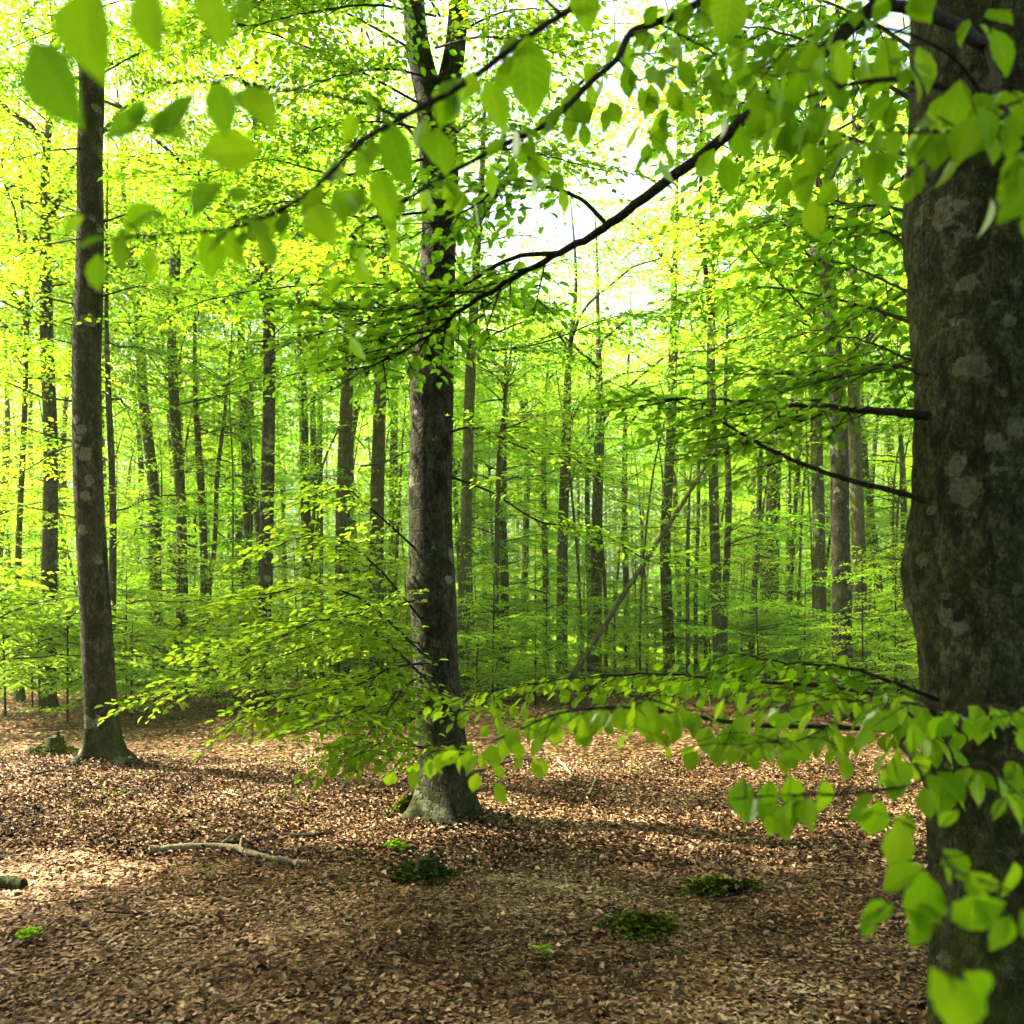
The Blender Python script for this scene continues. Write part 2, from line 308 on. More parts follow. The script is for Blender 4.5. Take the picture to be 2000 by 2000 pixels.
def build_litter():
    rng = np.random.default_rng(11); mb = MB()
    for n, y0, y1, lo, hi in ((130000, 2.2, 6.0, .020, .048), (90000, 6.0, 11.0, .028, .058), (40000, 11.0, 24.0, .05, .085)):
        y = np.sqrt(rng.uniform(y0 ** 2, y1 ** 2, n)); x = rng.uniform(-1, 1, n) * (.70 * y + .8)
        z = gz(x, y) + .012 * np.sin(x * 7.3 + y * 3.1) * np.sin(y * 8.7 - x * 2.3) + rng.uniform(.004, .022, n)
        a = rng.uniform(0, 2 * np.pi, n); D = np.stack((np.cos(a), np.sin(a), rng.normal(0, .16, n)), -1)
        N = nrm(np.stack((rng.normal(0, .2, n), rng.normal(0, .2, n), np.ones(n)), -1))
        patch = .5 + .5 * np.sin(x * 1.7 + 2 * np.sin(y * .9)) * np.sin(y * 1.9 + 1.3 * np.sin(x * 1.1))
        t = np.clip(rng.beta(1.1, 1.3, n) * .85 + .34 * (patch - .35) + .12 * np.sin(x * 5.1 + 2 * np.sin(y * 3.3)) * np.sin(y * 4.7 + x), 0, 1)
        leaves(mb, np.stack((x, y, z), -1), D, N, rng.uniform(lo, hi, n), t, 0, rng.uniform(.45, .7), rng.uniform(-.1, .22))
    for px, d, r0 in ((843, 7.55, .22), (193, 10.1, .20), (1892, 3.2, .3), (1592, 16.3, .2)):      # blown up against the feet of the near trunks
        n = 700; cx = (px * S - 1000) / F * d; a = rng.uniform(0, 6.28, n); q = rng.gamma(2., .11, n); x = cx + (r0 + q) * np.cos(a); y = d + (r0 + q) * np.sin(a)
        z = gz(x, y) + np.maximum(0, .07 - q * .2) * rng.uniform(.2, 1.1, n) + .01; b = rng.uniform(0, 6.28, n)
        leaves(mb, np.stack((x, y, z), -1), np.stack((np.cos(b), np.sin(b), rng.normal(0, .4, n)), -1), np.stack((rng.normal(0, .5, n) + .3 * np.cos(a), rng.normal(0, .5, n) + .3 * np.sin(a), np.ones(n)), -1), rng.uniform(.03, .06, n), np.clip(rng.beta(1.1, 1.5, n), 0, 1), 0, .6, .15)
    n = 4500; y = np.sqrt(rng.uniform(2.3 ** 2, 9 ** 2, n)); x = rng.uniform(-1, 1, n) * (.70 * y + .5); a = rng.uniform(0, 6.28, n)      # whole curled leaves on top
    leaves(mb, np.stack((x, y, gz(x, y) + rng.uniform(.02, .045, n)), -1), np.stack((np.cos(a), np.sin(a), rng.normal(.1, .4, n)), -1), np.stack((rng.normal(0, .5, n), rng.normal(0, .5, n), np.ones(n)), -1), rng.uniform(.035, .06, n), np.clip(rng.normal(.62, .2, n), 0, 1), 0, .62, .3)
    for i in range(420):                    # broken twigs
        y = math.sqrt(rng.uniform(2.5 ** 2, 12 ** 2)); x = rng.uniform(-.72, .72) * y; a = rng.uniform(0, 6.28); l = rng.gamma(2, .07) + .04; e = np.array((math.cos(a), math.sin(a), rng.normal(0, .08))) * l; o = np.array((x, y, float(gz(x, y)) + .03))
        tube(mb, smooth_path([o, o + e * .5 + rng.normal(0, .012, 3), o + e], 5), np.linspace(.004, .002, 5) * rng.uniform(.6, 1.6), 4, 1, cap=False)
    tag(mb.build('leaf_litter', [M_LITTER, M_TWIG]), kind='stuff')
build_litter()

# ================================================================== foliage generators
def spray(rng, length, leafL, gap, droop=.18, width=.5):
    """flat leaf-bearing shoot along +x: leaf arrays (P, D, N, L) and twig paths"""
    P, D, N, L, tw = [], [], [], [], []
    def shoot(o, ang, ln, lev):
        n = max(2, int(ln / gap)); s = np.linspace(.12 if lev else .08, 1, n) * ln
        ca, sa = math.cos(ang), math.sin(ang)
        z = -droop * (s / max(length, .01)) ** 1.6 * length * (.7 if lev else 1)
        pts = np.stack((o[0] + s * ca, o[1] + s * sa, o[2] + z), -1)
        sg = np.where(np.arange(n) % 2 == 0, 1, -1); la = ang + sg * rng.uniform(.55, 1.05, n); la[-1] = ang
        P.append(pts); D.append(np.stack((np.cos(la), np.sin(la), -rng.uniform(.0, .55, n)), -1))
        N.append(np.stack((rng.normal(0, .32, n), rng.normal(0, .32, n), np.ones(n)), -1)); L.append(leafL * rng.uniform(.7, 1.12, n))
        tw.append((np.array(o), pts[-1], lev)); return pts
    main = shoot((0, 0, 0), 0, length, 0)
    k = max(2, int(length / (gap * 2.2)))
    for i in range(k):
        u = .1 + .8 * i / k; o = main[min(len(main) - 1, int(u * len(main)))]
        shoot(o, (1 if i % 2 else -1) * rng.uniform(.6, 1.0), length * width * (1 - .75 * u) * rng.uniform(.7, 1.2), 1)
    return [np.concatenate(a) for a in (P, D, N, L)] + [tw]
def place(arr, o, head, pitch, roll):
    P, D, N, L, tw = arr
    M = np.array(Matrix.Rotation(head, 3, 'Z') @ Matrix.Rotation(-pitch, 3, 'Y') @ Matrix.Rotation(roll, 3, 'X'))
    return P @ M.T + o, D @ M.T, N @ M.T, L, [(a @ M.T + o, b @ M.T + o, lv) for a, b, lv in tw]
def leafy_limb(mb, rng, path, r0, r1, leafL, gap, spr_len, n_spr, start=.25, tw_side=3, tint=(.5, .2), mi=(0, 1), twigs=True, sides=5):
    """a branch tube (material mi[0]) with flat leaf sprays (material mi[1]) along its outer part"""
    path = np.asarray(path); n = len(path); tube(mb, path, np.linspace(r0, r1, n), sides, mi[0], cap=False)
    PP, DD, NN, LL = [], [], [], []
    for i in range(n_spr + 1):
        u = start + (1 - start) * i / n_spr; k = min(n - 2, int(u * (n - 1))); o = path[k] + (path[k + 1] - path[k]) * (u * (n - 1) - k) if k < n - 1 else path[-1]
        d = path[k + 1] - path[k]; head = math.atan2(d[1], d[0])
        if i < n_spr: head += (1 if i % 2 else -1) * rng.uniform(.5, 1.1)
        a = place(spray(rng, spr_len * rng.uniform(.6, 1.15) * (1.1 - .45 * u), leafL, gap), o, head, rng.normal(.05, .14), rng.normal(0, .2))
        PP.append(a[0]); DD.append(a[1]); NN.append(a[2]); LL.append(a[3])
        if twigs:
            for p, q, lv in a[4]:
                if lv == 0 or rng.random() < .35: tube(mb, np.stack((p, q)), (r1 * .8 + .001, r1 * .3), tw_side, mi[0], cap=False)
    P = np.concatenate(PP); n = len(P)
    leaves(mb, P, np.concatenate(DD), np.concatenate(NN), np.concatenate(LL), np.clip(rng.normal(tint[0], tint[1], n) + rng.normal(0, .1), 0, 1), mi[1])
    return n
def limb_path(rng, o, az, ln, rise, n=7, sag=.25):
    s = np.linspace(0, 1, n); e = rise * (1 - s * 1.3)
    st = ln / (n - 1); a = az + np.cumsum(rng.normal(0, .2, n)); e = e + rng.normal(0, .12, n)
    d = np.stack((np.cos(a) * np.cos(e), np.sin(a) * np.cos(e), np.sin(e) - sag * s ** 2 * .6), -1)
    return np.asarray(o) + np.vstack((np.zeros(3), np.cumsum(d[:-1] * st, 0)))
def crown_mesh(name, seed, z0, z1, rmax, nb, leafL, gap, leafmat, low=.35, tint=(.5, .2), rise=.45, limbs=0, zl=9, dens=1.0, bare=0):
    """side branches at scattered heights, plus a few steep main limbs that carry branches of their own"""
    rng = np.random.default_rng(seed); mb = MB(); tot = 0
    hs = rng.random(nb) ** .85
    lay = rng.random(max(3, nb // 4)); pick = rng.random(nb) < .55                      # branches tend to come in storeys
    hs[pick] = lay[rng.integers(len(lay), size=pick.sum())] + rng.normal(0, .012, pick.sum())
    for i, u in enumerate(np.clip(hs, 0, 1)):
        h = z0 + (z1 - z0) * u
        prof = (low + (1 - low) * min(1, u / .4)) * (1 - max(0, (u - .5) / .5) ** 1.5 * .8)
        ln = rmax * prof * rng.uniform(.45, 1.3); az = rng.uniform(0, 6.283)
        path = limb_path(rng, (0, 0, h), az, ln, rise * rng.uniform(.2, 1.4) + .5 * max(0, u - .6), 8)
        tot += leafy_limb(mb, rng, path, .006 + .005 * ln, .003, leafL, gap, min(1.7, .3 + .36 * ln), max(3, int(3.6 * dens * ln)), .18, tint=tint, sides=4)
    for i in range(limbs):
        h = rng.uniform(zl, zl + 4); az = i * 6.283 / limbs + rng.normal(0, .4); ln = rng.uniform(4.5, 7)
        main = limb_path(rng, (0, 0, h), az, ln, rng.uniform(.85, 1.2), 12, .1); tube(mb, main, np.linspace(.07, .012, 12), 6, 0, cap=False)
        for k in range(9):
            q = main[3 + k]; a2 = az + (1 if k % 2 else -1) * rng.uniform(.4, 1.5)
            path = limb_path(rng, q, a2, rng.uniform(1.4, 3.2), rng.uniform(0, .5), 7)
            tot += leafy_limb(mb, rng, path, .016, .003, leafL, gap, 1.1, int(9 * dens), .15, tint=tint, sides=4)
    return mb.mesh(name, [M_TWIG, leafmat]), tot
CROWNS = {}
def crowns(kind):
    if kind in CROWNS: return CROWNS[kind]
    out = []
    if kind == 'tall':                      # 19 m, loose storeys of leaves from 3 m up
        for k in range(5): out.append(crown_mesh('crown', 100 + k, 2.6, 18, 4.4, 50, .10, .085, M_LEAF if k % 2 else M_YOUNG, .62, rise=.3, limbs=4))
    elif kind == 'far':                     # loose and open, seen from afar
        for k in range(6): out.append(crown_mesh('crown', 500 + k, 3.0, 17, 4.0, 19, .11, .10, M_LEAF if k % 2 else M_YOUNG, .6, rise=.5, limbs=3, dens=.75))
    elif kind == 'high':                    # foliage only overhead
        for k in range(3): out.append(crown_mesh('crown', 150 + k, 8.6, 19, 4.2, 52, .10, .085, M_LEAF, .6, limbs=5, dens=1.2))
    elif kind == 'shade':  # extra dense, for the unseen added trees that shade the foreground
        for k in range(2): out.append(crown_mesh('crown', 180 + k, 8.6, 19, 4.3, 64, .105, .085, M_LEAF, .7, limbs=6, dens=1.9))
    elif kind == 'slim':                    # slender understorey tree, leafy from low down, 11 m
        for k in range(5): out.append(crown_mesh('crown', 200 + k, 1.5, 11, 2.8, 30, .092, .08, M_LEAF if k % 2 else M_YOUNG, .7, (.55, .2), .25))
    elif kind == 'thin':                    # a few loose sprays on a pole
        for k in range(4): out.append(crown_mesh('crown', 600 + k, 2.0, 10, 2.2, 11, .10, .09, M_LEAF if k % 2 else M_YOUNG, .8, (.55, .2), .6))
    elif kind == 'sapling':                 # 4.5 m
        for k in range(5): out.append(crown_mesh('crown', 300 + k, .5, 4.4, 2.0, 40, .082, .065, M_YOUNG if k % 2 else M_LEAF, .75, (.55, .2), .25))
    elif kind == 'shrub':                   # 2 m, bushy
        for k in range(4): out.append(crown_mesh('crown', 400 + k, .12, 1.9, 1.35, 30, .082, .062, M_YOUNG, .9, (.45, .2), .5))
    print(kind, [n for _, n in out]); CROWNS[kind] = [m for m, _ in out]; return CROWNS[kind]

# ================================================================== trees
tree_rng = np.random.default_rng(5)
def trunk_rfun(base_z, flare, lobes, seed, rough):
    rg = np.random.default_rng(seed); ph = rg.uniform(0, 6.28, 6)
    def f(r, th, P):
        h = np.maximum(P[:, 2:3] - base_z, 0); e = np.exp(-h / .11) * flare * 1.15 + np.exp(-h / .5) * flare * .38
        lob = .12 + 1.15 * (.5 + .5 * np.cos(lobes * th + ph[0] + .5 * np.sin(th * 2 + ph[3]))) ** 2.2 + .3 * np.cos((lobes + 3) * th + ph[1]) + .25 * np.cos(th + ph[2])
        z = P[:, 2:3]
        n = (np.sin(2 * th + z * 1.3 + ph[2]) * .5 + np.sin(3 * th - z * 2.3 + ph[3]) * .3 + np.sin(z * 5 + th + ph[4]) * .3 + np.sin(7 * th + 2.2 * np.sin(z * 3 + ph[5])) * .15)
        return r * (1 + e * lob + rough * n)
    return f
def beech(name, label, px, width, d, top=19.0, crown='tall', group=None, material=None, sides=14, flare=.55, cat='tree', scale=None, fork=None, cxy=1.0):
    """px: trunk centre line, top to bottom, on the 1932 px picture; width in the same pixels"""
    pts = [at2(x, y, d) for x, y in px][::-1]
    x0 = pts[0][0]; gzb = float(gz(x0, d)); origin = np.array((x0, d, gzb))
    pts = [np.array((x0, d, gzb - .25))] + [p for p in pts if p[2] > gzb + .15]
    if len(pts) < 2: pts.append(pts[0] + np.array((0, 0, 2.)))
    r = width * S / F * d / 2
    tip = pts[-1]; dirv = nrm(tip - pts[max(0, len(pts) - 3)]); z = tip[2]
    k = 0
    while z < top - .5:
        k += 1; step = min(2.5, top - z); nxt = pts[-1] + np.array((dirv[0] * .6 * step + tree_rng.normal(0, .12), tree_rng.normal(0, .12), step)); pts.append(nxt); z = nxt[2]
    P = smooth_path(pts, max(16, int((pts[-1][2] - pts[0][2]) * 4)))
    P[:, 1] += .05 * np.sin(P[:, 2] * .9 + x0)
    hh = P[:, 2] - gzb
    rad = r * np.clip(1.08 - .030 * hh, .1, 2) * np.clip((top + .4 - hh) / (top * .55), .06, 1)
    t = thing(name, label, cat, origin, group)
    mb = MB(); tube(mb, P - origin, rad, sides, 0, rfun=trunk_rfun(0, flare, 4, int(abs(x0) * 1000) + int(d * 10), .035))
    mb.build('trunk', material or M_FAR, t)
    if crown:
        cm = crowns(crown); me = cm[int(tree_rng.integers(len(cm)))]
        c = link('crown', me, t); s = scale or top / {'tall': 19, 'far': 19, 'high': 19, 'slim': 11, 'thin': 11, 'sapling': 4.4, 'shrub': 1.9}[crown]
        zc = gzb + top * .6; k = int(np.argmin(abs(P[:, 2] - zc))); off = P[k] - origin
        c.location = (float(off[0]), float(off[1]), 0); c.scale = (s * cxy * tree_rng.uniform(.9, 1.1),) * 2 + (s,); c.rotation_euler.z = tree_rng.uniform(0, 6.28)
    return t, origin, P

def part_limb(parent, origin, name, px, r0, r1, seed, leafL=.075, gap=.06, spr=.5, n_spr=10, start=.15, leafmat=None, tint=(.5, .2), n=24, fine=False, bark=None, pts=None):
    """a limb with its leaves as the sub-part; px: (x, y, depth) on the 1932 px picture, root first"""
    rng = np.random.default_rng(seed)
    P = smooth_path(pts if pts is not None else [at2(*p) for p in px], n) - origin
    P = P + .006 * np.sin(np.arange(n)[:, None] * np.array((1.1, 1.7, 2.3)) + seed) * np.linspace(0, 1, n)[:, None]
    wood = MB(); tube(wood, P, np.linspace(r0, r1, n), 8, 0)
    lf = MB(); PP, DD, NN, LL = [], [], [], []
    for i in range(n_spr + 1):
        u = start + (1 - start) * i / max(1, n_spr); k = min(n - 2, int(u * (n - 1))); o = P[k] + (P[k + 1] - P[k]) * (u * (n - 1) - k)
        dv = P[k + 1] - P[k]; head = math.atan2(dv[1], dv[0])
        if i < n_spr: head += (1 if i % 2 else -1) * rng.uniform(.5, 1.15)
        a = place(spray(rng, spr * rng.uniform(.6, 1.15) * (1.1 - .4 * u), leafL, gap, droop=.25), o, head, rng.normal(0, .15), rng.normal(0, .2))
        PP.append(a[0]); DD.append(a[1]); NN.append(a[2]); LL.append(a[3])
        for p, q, lv in a[4]: tube(wood, np.stack((p, q)), (min(r1, .004) + .0008, .0010), 4, 0, cap=False)
    b = wood.build(name, bark or M_TWIG, parent)
    if n_spr > 0:
        p = np.concatenate(PP); m = len(p); D = np.concatenate(DD); N = np.concatenate(NN); tn = np.clip(rng.normal(*tint, m), 0, 1)
        if fine:
            D = D + np.array((0, 0, -.5)); fine_leaves(lf, p, D, N + .35 * rng.normal(0, 1, (m, 3)), np.concatenate(LL), tn, rng)
        else: leaves(lf, p, D, N, np.concatenate(LL), tn)
        lf.build('leaves', leafmat or M_LEAF, b)
    return b

# ---- the old trunk at the right edge
OD = 3.2
def old_tree():
    rows = [(1835, 2150, 252), (1872, 2000, 246), (1885, 1900, 240), (1886, 1700, 236), (1880, 1500, 238), (1872, 1350, 238), (1863, 1200, 240), (1846, 1080, 248),
            (1848, 1000, 240), (1850, 800, 232), (1848, 600, 228), (1838, 420, 236), (1834, 180, 216), (1830, 0, 200), (1826, -250, 190), (1822, -500, 180)]
    rows = [(1892, 2080, 250)] + rows[2:]
    pts = [at2(x, y, OD) for x, y, _ in rows]; rr = [w_ * S / F * OD / 2 for _, _, w_ in rows]
    x0 = pts[0][0]; g = float(gz(x0, OD)); o = np.array((x0, OD, g))
    pts = [np.array((x0, OD, g - .3))] + pts; rr = [rr[0] * 1.1] + rr
    for z, r in ((7.5, .17), (10, .14), (13, .10), (16, .06), (18, .03)): pts.append(np.array((pts[-1][0] - .05, OD + .1 * math.sin(z), z))); rr.append(r)
    n = 520; P = smooth_path(pts, n); rad = smooth_path(np.stack((rr, rr, rr), -1), n)[:, 0]
    knots = [(430, 2.9, .045, .10), (585, 2.6, .05, .12), (690, 4.2, .05, .10), (1090, 3.0, .055, .10), (1330, 4.0, .04, .12), (1000, 3.05, .03, .08), (1440, 3.5, .05, .15), (1590, 4.3, .06, .13), (760, 5.1, .04, .1)]
    base = trunk_rfun(0, .32, 4, 77, .02); rg = np.random.default_rng(3)
    ph = rg.uniform(0, 6.28, 20)
    def rf(r, th, P):
        r = base(r, th, P); z = P[:, 2:3] + g
        for y, a, hgt, s in knots:
            kz = EYE - (y * S - HZ) / F * OD; da = (th - a + np.pi) % (2 * np.pi) - np.pi
            q = ((da * .24) ** 2 + (z - kz) ** 2) / s ** 2
            r = r + .5 * hgt * (np.exp(-q) - .8 * np.exp(-q * 6))
        for k in range(8):
            r = r + .0018 * np.sin((k + 4) * 2.1 * th + (6 + 4 * k) * z + ph[k]) * np.sin((5 + 3 * k) * z * 1.3 - (k + 2) * th + ph[k + 8])
        return r
    t = thing('beech_tree', 'massive old beech with lichen-spotted bark filling the right edge, its leafy branches overhead', 'tree', o)
    mb = MB(); tube(mb, P - o, rad, 64, 0, rfun=rf); mb.build('trunk', M_OLD, t)
    c = link('crown', crowns('high')[0], t); c.location = (0, 0, 0)
    # bare-looking limbs seen against the wood, each with its own leaves
    L = lambda px, r0, r1, seed, **k: part_limb(t, o, 'branch', px, r0, r1, seed, **k)
    L([(1815, -90, 3.15), (1680, -10, 3.1), (1560, 90, 3.05), (1450, 185, 3.0), (1350, 272, 3.05), (1200, 385, 3.2), (1125, 440, 3.3), (1050, 480, 3.4), (960, 530, 3.5), (870, 585, 3.65), (800, 640, 3.8), (700, 690, 3.9)], .030, .004, 21, n=60, n_spr=17, start=.66, spr=.6, leafL=.066, gap=.045)
    L([(1050, 478, 3.4), (970, 486, 3.42), (880, 535, 3.5), (790, 592, 3.6), (690, 610, 3.7), (560, 640, 3.8)], .011, .002, 22, n=30, n_spr=20, start=.4, spr=.6, leafL=.066, gap=.045)
    L([(1140, 418, 3.28), (1095, 375, 3.2), (1040, 355, 3.15), (970, 340, 3.1), (900, 385, 3.1), (790, 440, 3.2), (720, 470, 3.2)], .009, .0015, 23, n=30, n_spr=16, start=.25, spr=.5, leafL=.062, gap=.05)
    L([(1870, 90, 2.95), (1850, 82, 2.75), (1800, 45, 2.4), (1720, 18, 2.2), (1625, -12, 2.1), (1480, -80, 2.0), (1380, -150, 1.9)], .024, .006, 24, n=24, n_spr=5, start=.85, spr=.4, leafL=.06, fine=True, leafmat=M_FINE)
    L([(1750, 785, 3.1), (1690, 778, 3.05), (1600, 772, 3.1), (1500, 765, 3.2), (1400, 757, 3.3), (1270, 752, 3.5)], .019, .003, 25, n=30, n_spr=16, start=.3, spr=.55, leafL=.06, gap=.05, tint=(.35, .2))
    L([(1745, 945, 3.1), (1700, 930, 3.1), (1600, 905, 3.2), (1500, 870, 3.3), (1420, 830, 3.4), (1350, 790, 3.5), (1280, 760, 3.6), (1210, 735, 3.7)], .013, .002, 26, n=30, n_spr=14, start=.4, spr=.5, leafL=.06, gap=.05, tint=(.4, .2))
    L([(1750, 708, 3.15), (1690, 690, 3.3), (1600, 690, 3.5), (1500, 705, 3.7), (1400, 690, 3.9)], .009, .002, 27, n=24, n_spr=12, start=.12, spr=.6, leafL=.068, gap=.05, tint=(.4, .2))
    L([(1750, 690, 3.2), (1700, 672, 3.4), (1620, 640, 3.8), (1500, 625, 4.2)], .008, .002, 28, n=24, n_spr=12, start=.12, spr=.6, leafL=.068, gap=.05, tint=(.4, .2))
    L([(1745, 560, 3.2), (1690, 540, 3.5), (1600, 500, 3.9), (1480, 470, 4.3)], .008, .002, 29, n=24, n_spr=12, start=.12, spr=.6, leafL=.068, gap=.05, tint=(.4, .2))
    L([(1740, 420, 3.2), (1680, 390, 3.5), (1580, 380, 3.9), (1450, 330, 4.4), (1330, 320, 4.8)], .008, .002, 30, n=24, n_spr=12, start=.12, spr=.6, leafL=.068, gap=.05, tint=(.4, .2))
    return t, o
OLD, OLD_O = old_tree()

def leaf_set(parent, origin, name, twigs, explicit, auto, seed, tint=(.45, .2), side=()):
    """twigs with the leaves that hang from them. explicit: (x, y, length, angle, depth) on the 2000 px picture, angle 0 right, 90 down;
    auto: (twig index, count, length px) strings extra leaves along a twig"""
    rng = np.random.default_rng(seed); wood = MB(); P, D, N, L, T = [], [], [], [], []
    paths = []
    for tw in twigs:
        pts, r0, r1 = tw; n = 6 * len(pts); q = smooth_path([at(*p) for p in pts], n); paths.append(q); tube(wood, q - origin, np.linspace(r0, r1, n), 7, 0)
    auto = list(auto)
    for ti, cnt, ln_m, nl, lpx in side:     # short side twigs that droop, each with a few leaves
        q = paths[ti]; n = len(q)
        for j in range(cnt):
            u = (.12 + .86 * (j + rng.uniform(.1, .9)) / cnt) * (n - 1.01); k = int(u); o = q[k] + (q[k + 1] - q[k]) * (u - k); tv = nrm(q[k + 1] - q[k])
            sv_ = nrm(np.cross(tv, (0, 0, 1.))) * (1 if j % 2 else -1); l = ln_m * rng.uniform(.5, 1.25)
            dv = nrm(tv * rng.uniform(.4, 1.0) + sv_ * rng.uniform(.5, 1.0) + np.array((0, 0, rng.uniform(-.15, .25))))
            e = smooth_path([o, o + dv * l * .5, o + dv * l + np.array((0, 0, -.22 * l))], 9); tube(wood, e - origin, np.linspace(.0019, .0009, 9), 5, 0)
            paths.append(e); auto.append((len(paths) - 1, max(2, int(nl * rng.uniform(.7, 1.3))), lpx))
    allp = np.concatenate(paths[:len(twigs)])
    for x, y, ln, ang, d in explicit:
        l = ln / F * d; a = R(ang); dv = np.array((math.cos(a), rng.normal(0, .25), -math.sin(a))); c = at(x, y, d); b = c - nrm(dv) * l * .5
        P.append(b); D.append(dv); N.append(np.array((rng.normal(0, .35), -1.0, rng.normal(.35, .3)))); L.append(l); T.append(rng.normal(*tint))
        k = int(np.argmin(((allp - b) ** 2).sum(1)))
        if np.linalg.norm(allp[k] - b) > .004:
            mid = (allp[k] + b) / 2 + np.array((0, 0, .006)); tube(wood, smooth_path([allp[k], mid, b], 6) - origin, np.linspace(.0013, .0007, 6), 5, 0, cap=False)
    for ti, cnt, ln in auto:
        q = paths[ti]; n = len(q)
        for j in range(cnt):
            u = rng.uniform(.08, 1) * (n - 1.01); k = int(u); o = q[k] + (q[k + 1] - q[k]) * (u - k); tv = nrm(q[k + 1] - q[k])
            sd_ = nrm(np.cross(tv, (0, 0, 1.)))[0:3] * (1 if j % 2 else -1)
            dv = nrm(tv * rng.uniform(.1, .7) + sd_ * rng.uniform(.3, .9) + np.array((0, 0, -rng.uniform(.2, 1.1))) + rng.normal(0, .15, 3))
            st = rng.uniform(.006, .05); b = o + dv * st * np.array((1, 1, .6)); tube(wood, np.stack((o, b)) - origin, (.0012, .0007), 4, 0, cap=False)
            P.append(b); D.append(dv + np.array((0, 0, -.35))); N.append(np.array((rng.normal(0, .45), rng.normal(-.35, .45), rng.uniform(.35, 1)))); L.append(ln / F * o[1] * rng.uniform(.7, 1.15)); T.append(rng.normal(*tint))
    b = wood.build(name, M_TWIG, parent); lf = MB()
    fine_leaves(lf, np.array(P) - origin, np.array(D), np.array(N), np.array(L), np.clip(np.array(T), 0, 1), rng)
    lf.build('leaves', M_FINE, b); return b
def p2(l): return [(x * S, y * S, d) for x, y, d in l]
def hanging_leaves():
    thin = p2([(1822, -330, 3.15), (1600, -250, 2.6), (1330, -120, 2.0), (1060, 28, 1.6), (890, 148, 1.45), (800, 200, 1.4), (690, 262, 1.32), (620, 330, 1.27), (570, 372, 1.24), (480, 418, 1.2), (410, 434, 1.16), (330, 440, 1.13), (215, 450, 1.1)])
    twig = p2([(780, 213, 1.39), (740, 214, 1.36), (690, 196, 1.3), (600, 176, 1.22), (480, 160, 1.1), (440, 146, 1.06), (400, 155, 1.03), (340, 153, 1.0), (190, 156, .95)])
    up = p2([(1822, -430, 3.15), (1560, -160, 2.6), (1330, -2, 2.2), (1240, 42, 2.1), (1190, 62, 2.05), (1165, 110, 2.0), (1120, 150, 1.98), (1040, 228, 1.95), (960, 268, 1.9), (850, 326, 1.85), (790, 362, 1.8), (690, 420, 1.75), (660, 445, 1.75)])
    lf = p2([(1060, 28, 1.6), (950, -60, 1.3), (700, -110, 1.0), (400, -70, .80), (200, -45, .72), (80, -5, .68), (38, 55, .66)])
    leaf_set(OLD, OLD_O, 'branch',
        [(thin, .0075, .0018), (twig, .0035, .0014), (lf, .004, .0012)],
        [(105, 160, 185, 62, .68), (195, 65, 180, 92, .72), (295, 35, 130, 88, .78), (412, 30, 130, 72, .85), (242, 235, 110, 155, 1.0), (330, 220, 125, 150, 1.0), (325, 250, 80, 20, 1.02), (428, 210, 115, 80, 1.05), (500, 200, 120, 60, 1.1), (450, 297, 115, 170, 1.15),
         (275, 425, 75, 140, 1.12), (402, 385, 90, 135, 1.15), (470, 380, 60, 35, 1.17), (190, 532, 72, 95, 1.1), (172, 470, 62, 175, 1.1), (240, 490, 75, 95, 1.1), (405, 498, 88, 85, 1.16), (462, 485, 68, 80, 1.18), (516, 482, 62, 85, 1.2),
         (630, 435, 100, 65, 1.28), (680, 400, 105, 110, 1.3), (752, 380, 95, 75, 1.33), (768, 300, 125, 80, 1.36), (866, 288, 105, 75, 1.42), (866, 200, 85, 95, 1.44), (1037, 148, 145, 85, 1.5), (965, 205, 95, 70, 1.5), (1140, 5, 110, 80, 1.6), (1425, 25, 120, 95, 1.9), (480, 20, 60, 60, .95)],
        [(0, 12, 62), (1, 4, 55)], 41, (.5, .14), [(0, 9, .16, 4, 62)])
    tw2 = p2([(980, 250, 1.9), (1000, 300, 1.9), (1040, 330, 1.9)])
    tw3 = p2([(1165, 110, 2.0), (1200, 150, 2.0), (1250, 140, 2.0), (1330, 170, 2.05)])
    tw4 = p2([(1240, 42, 2.1), (1330, 90, 2.1), (1420, 140, 2.2), (1500, 160, 2.2)])
    leaf_set(OLD, OLD_O, 'branch', [(up, .012, .002), (tw2, .003, .001), (tw3, .003, .001), (tw4, .003, .001)],
        [(1140, 265, 45, 80, 1.9), (1180, 235, 45, 85, 1.9), (1225, 160, 60, 80, 2.0), (1200, 220, 50, 70, 2.0)], [(0, 16, 55), (1, 6, 45), (2, 7, 52), (3, 7, 55)], 42, (.5, .17), [(0, 10, .25, 6, 52), (2, 4, .2, 6, 52), (3, 6, .25, 6, 52)])
    # the dark cluster in front of the trunk, top right
    a = p2([(1862, 88, 2.75), (1880, 160, 2.2), (1860, 190, 1.8), (1800, 170, 1.6), (1700, 150, 1.5), (1600, 160, 1.5), (1500, 190, 1.55), (1440, 200, 1.6)])
    b = p2([(1860, 190, 1.8), (1900, 210, 1.5), (1850, 240, 1.4), (1760, 250, 1.4), (1650, 250, 1.45), (1560, 280, 1.5)])
    c = p2([(1900, 210, 1.5), (1930, 260, 1.3), (1950, 300, 1.25), (1935, 350, 1.2)])
    e = p2([(1860, 190, 1.8), (1800, 110, 1.7), (1700, 60, 1.65), (1580, 50, 1.65), (1490, 90, 1.7), (1450, 130, 1.7)])
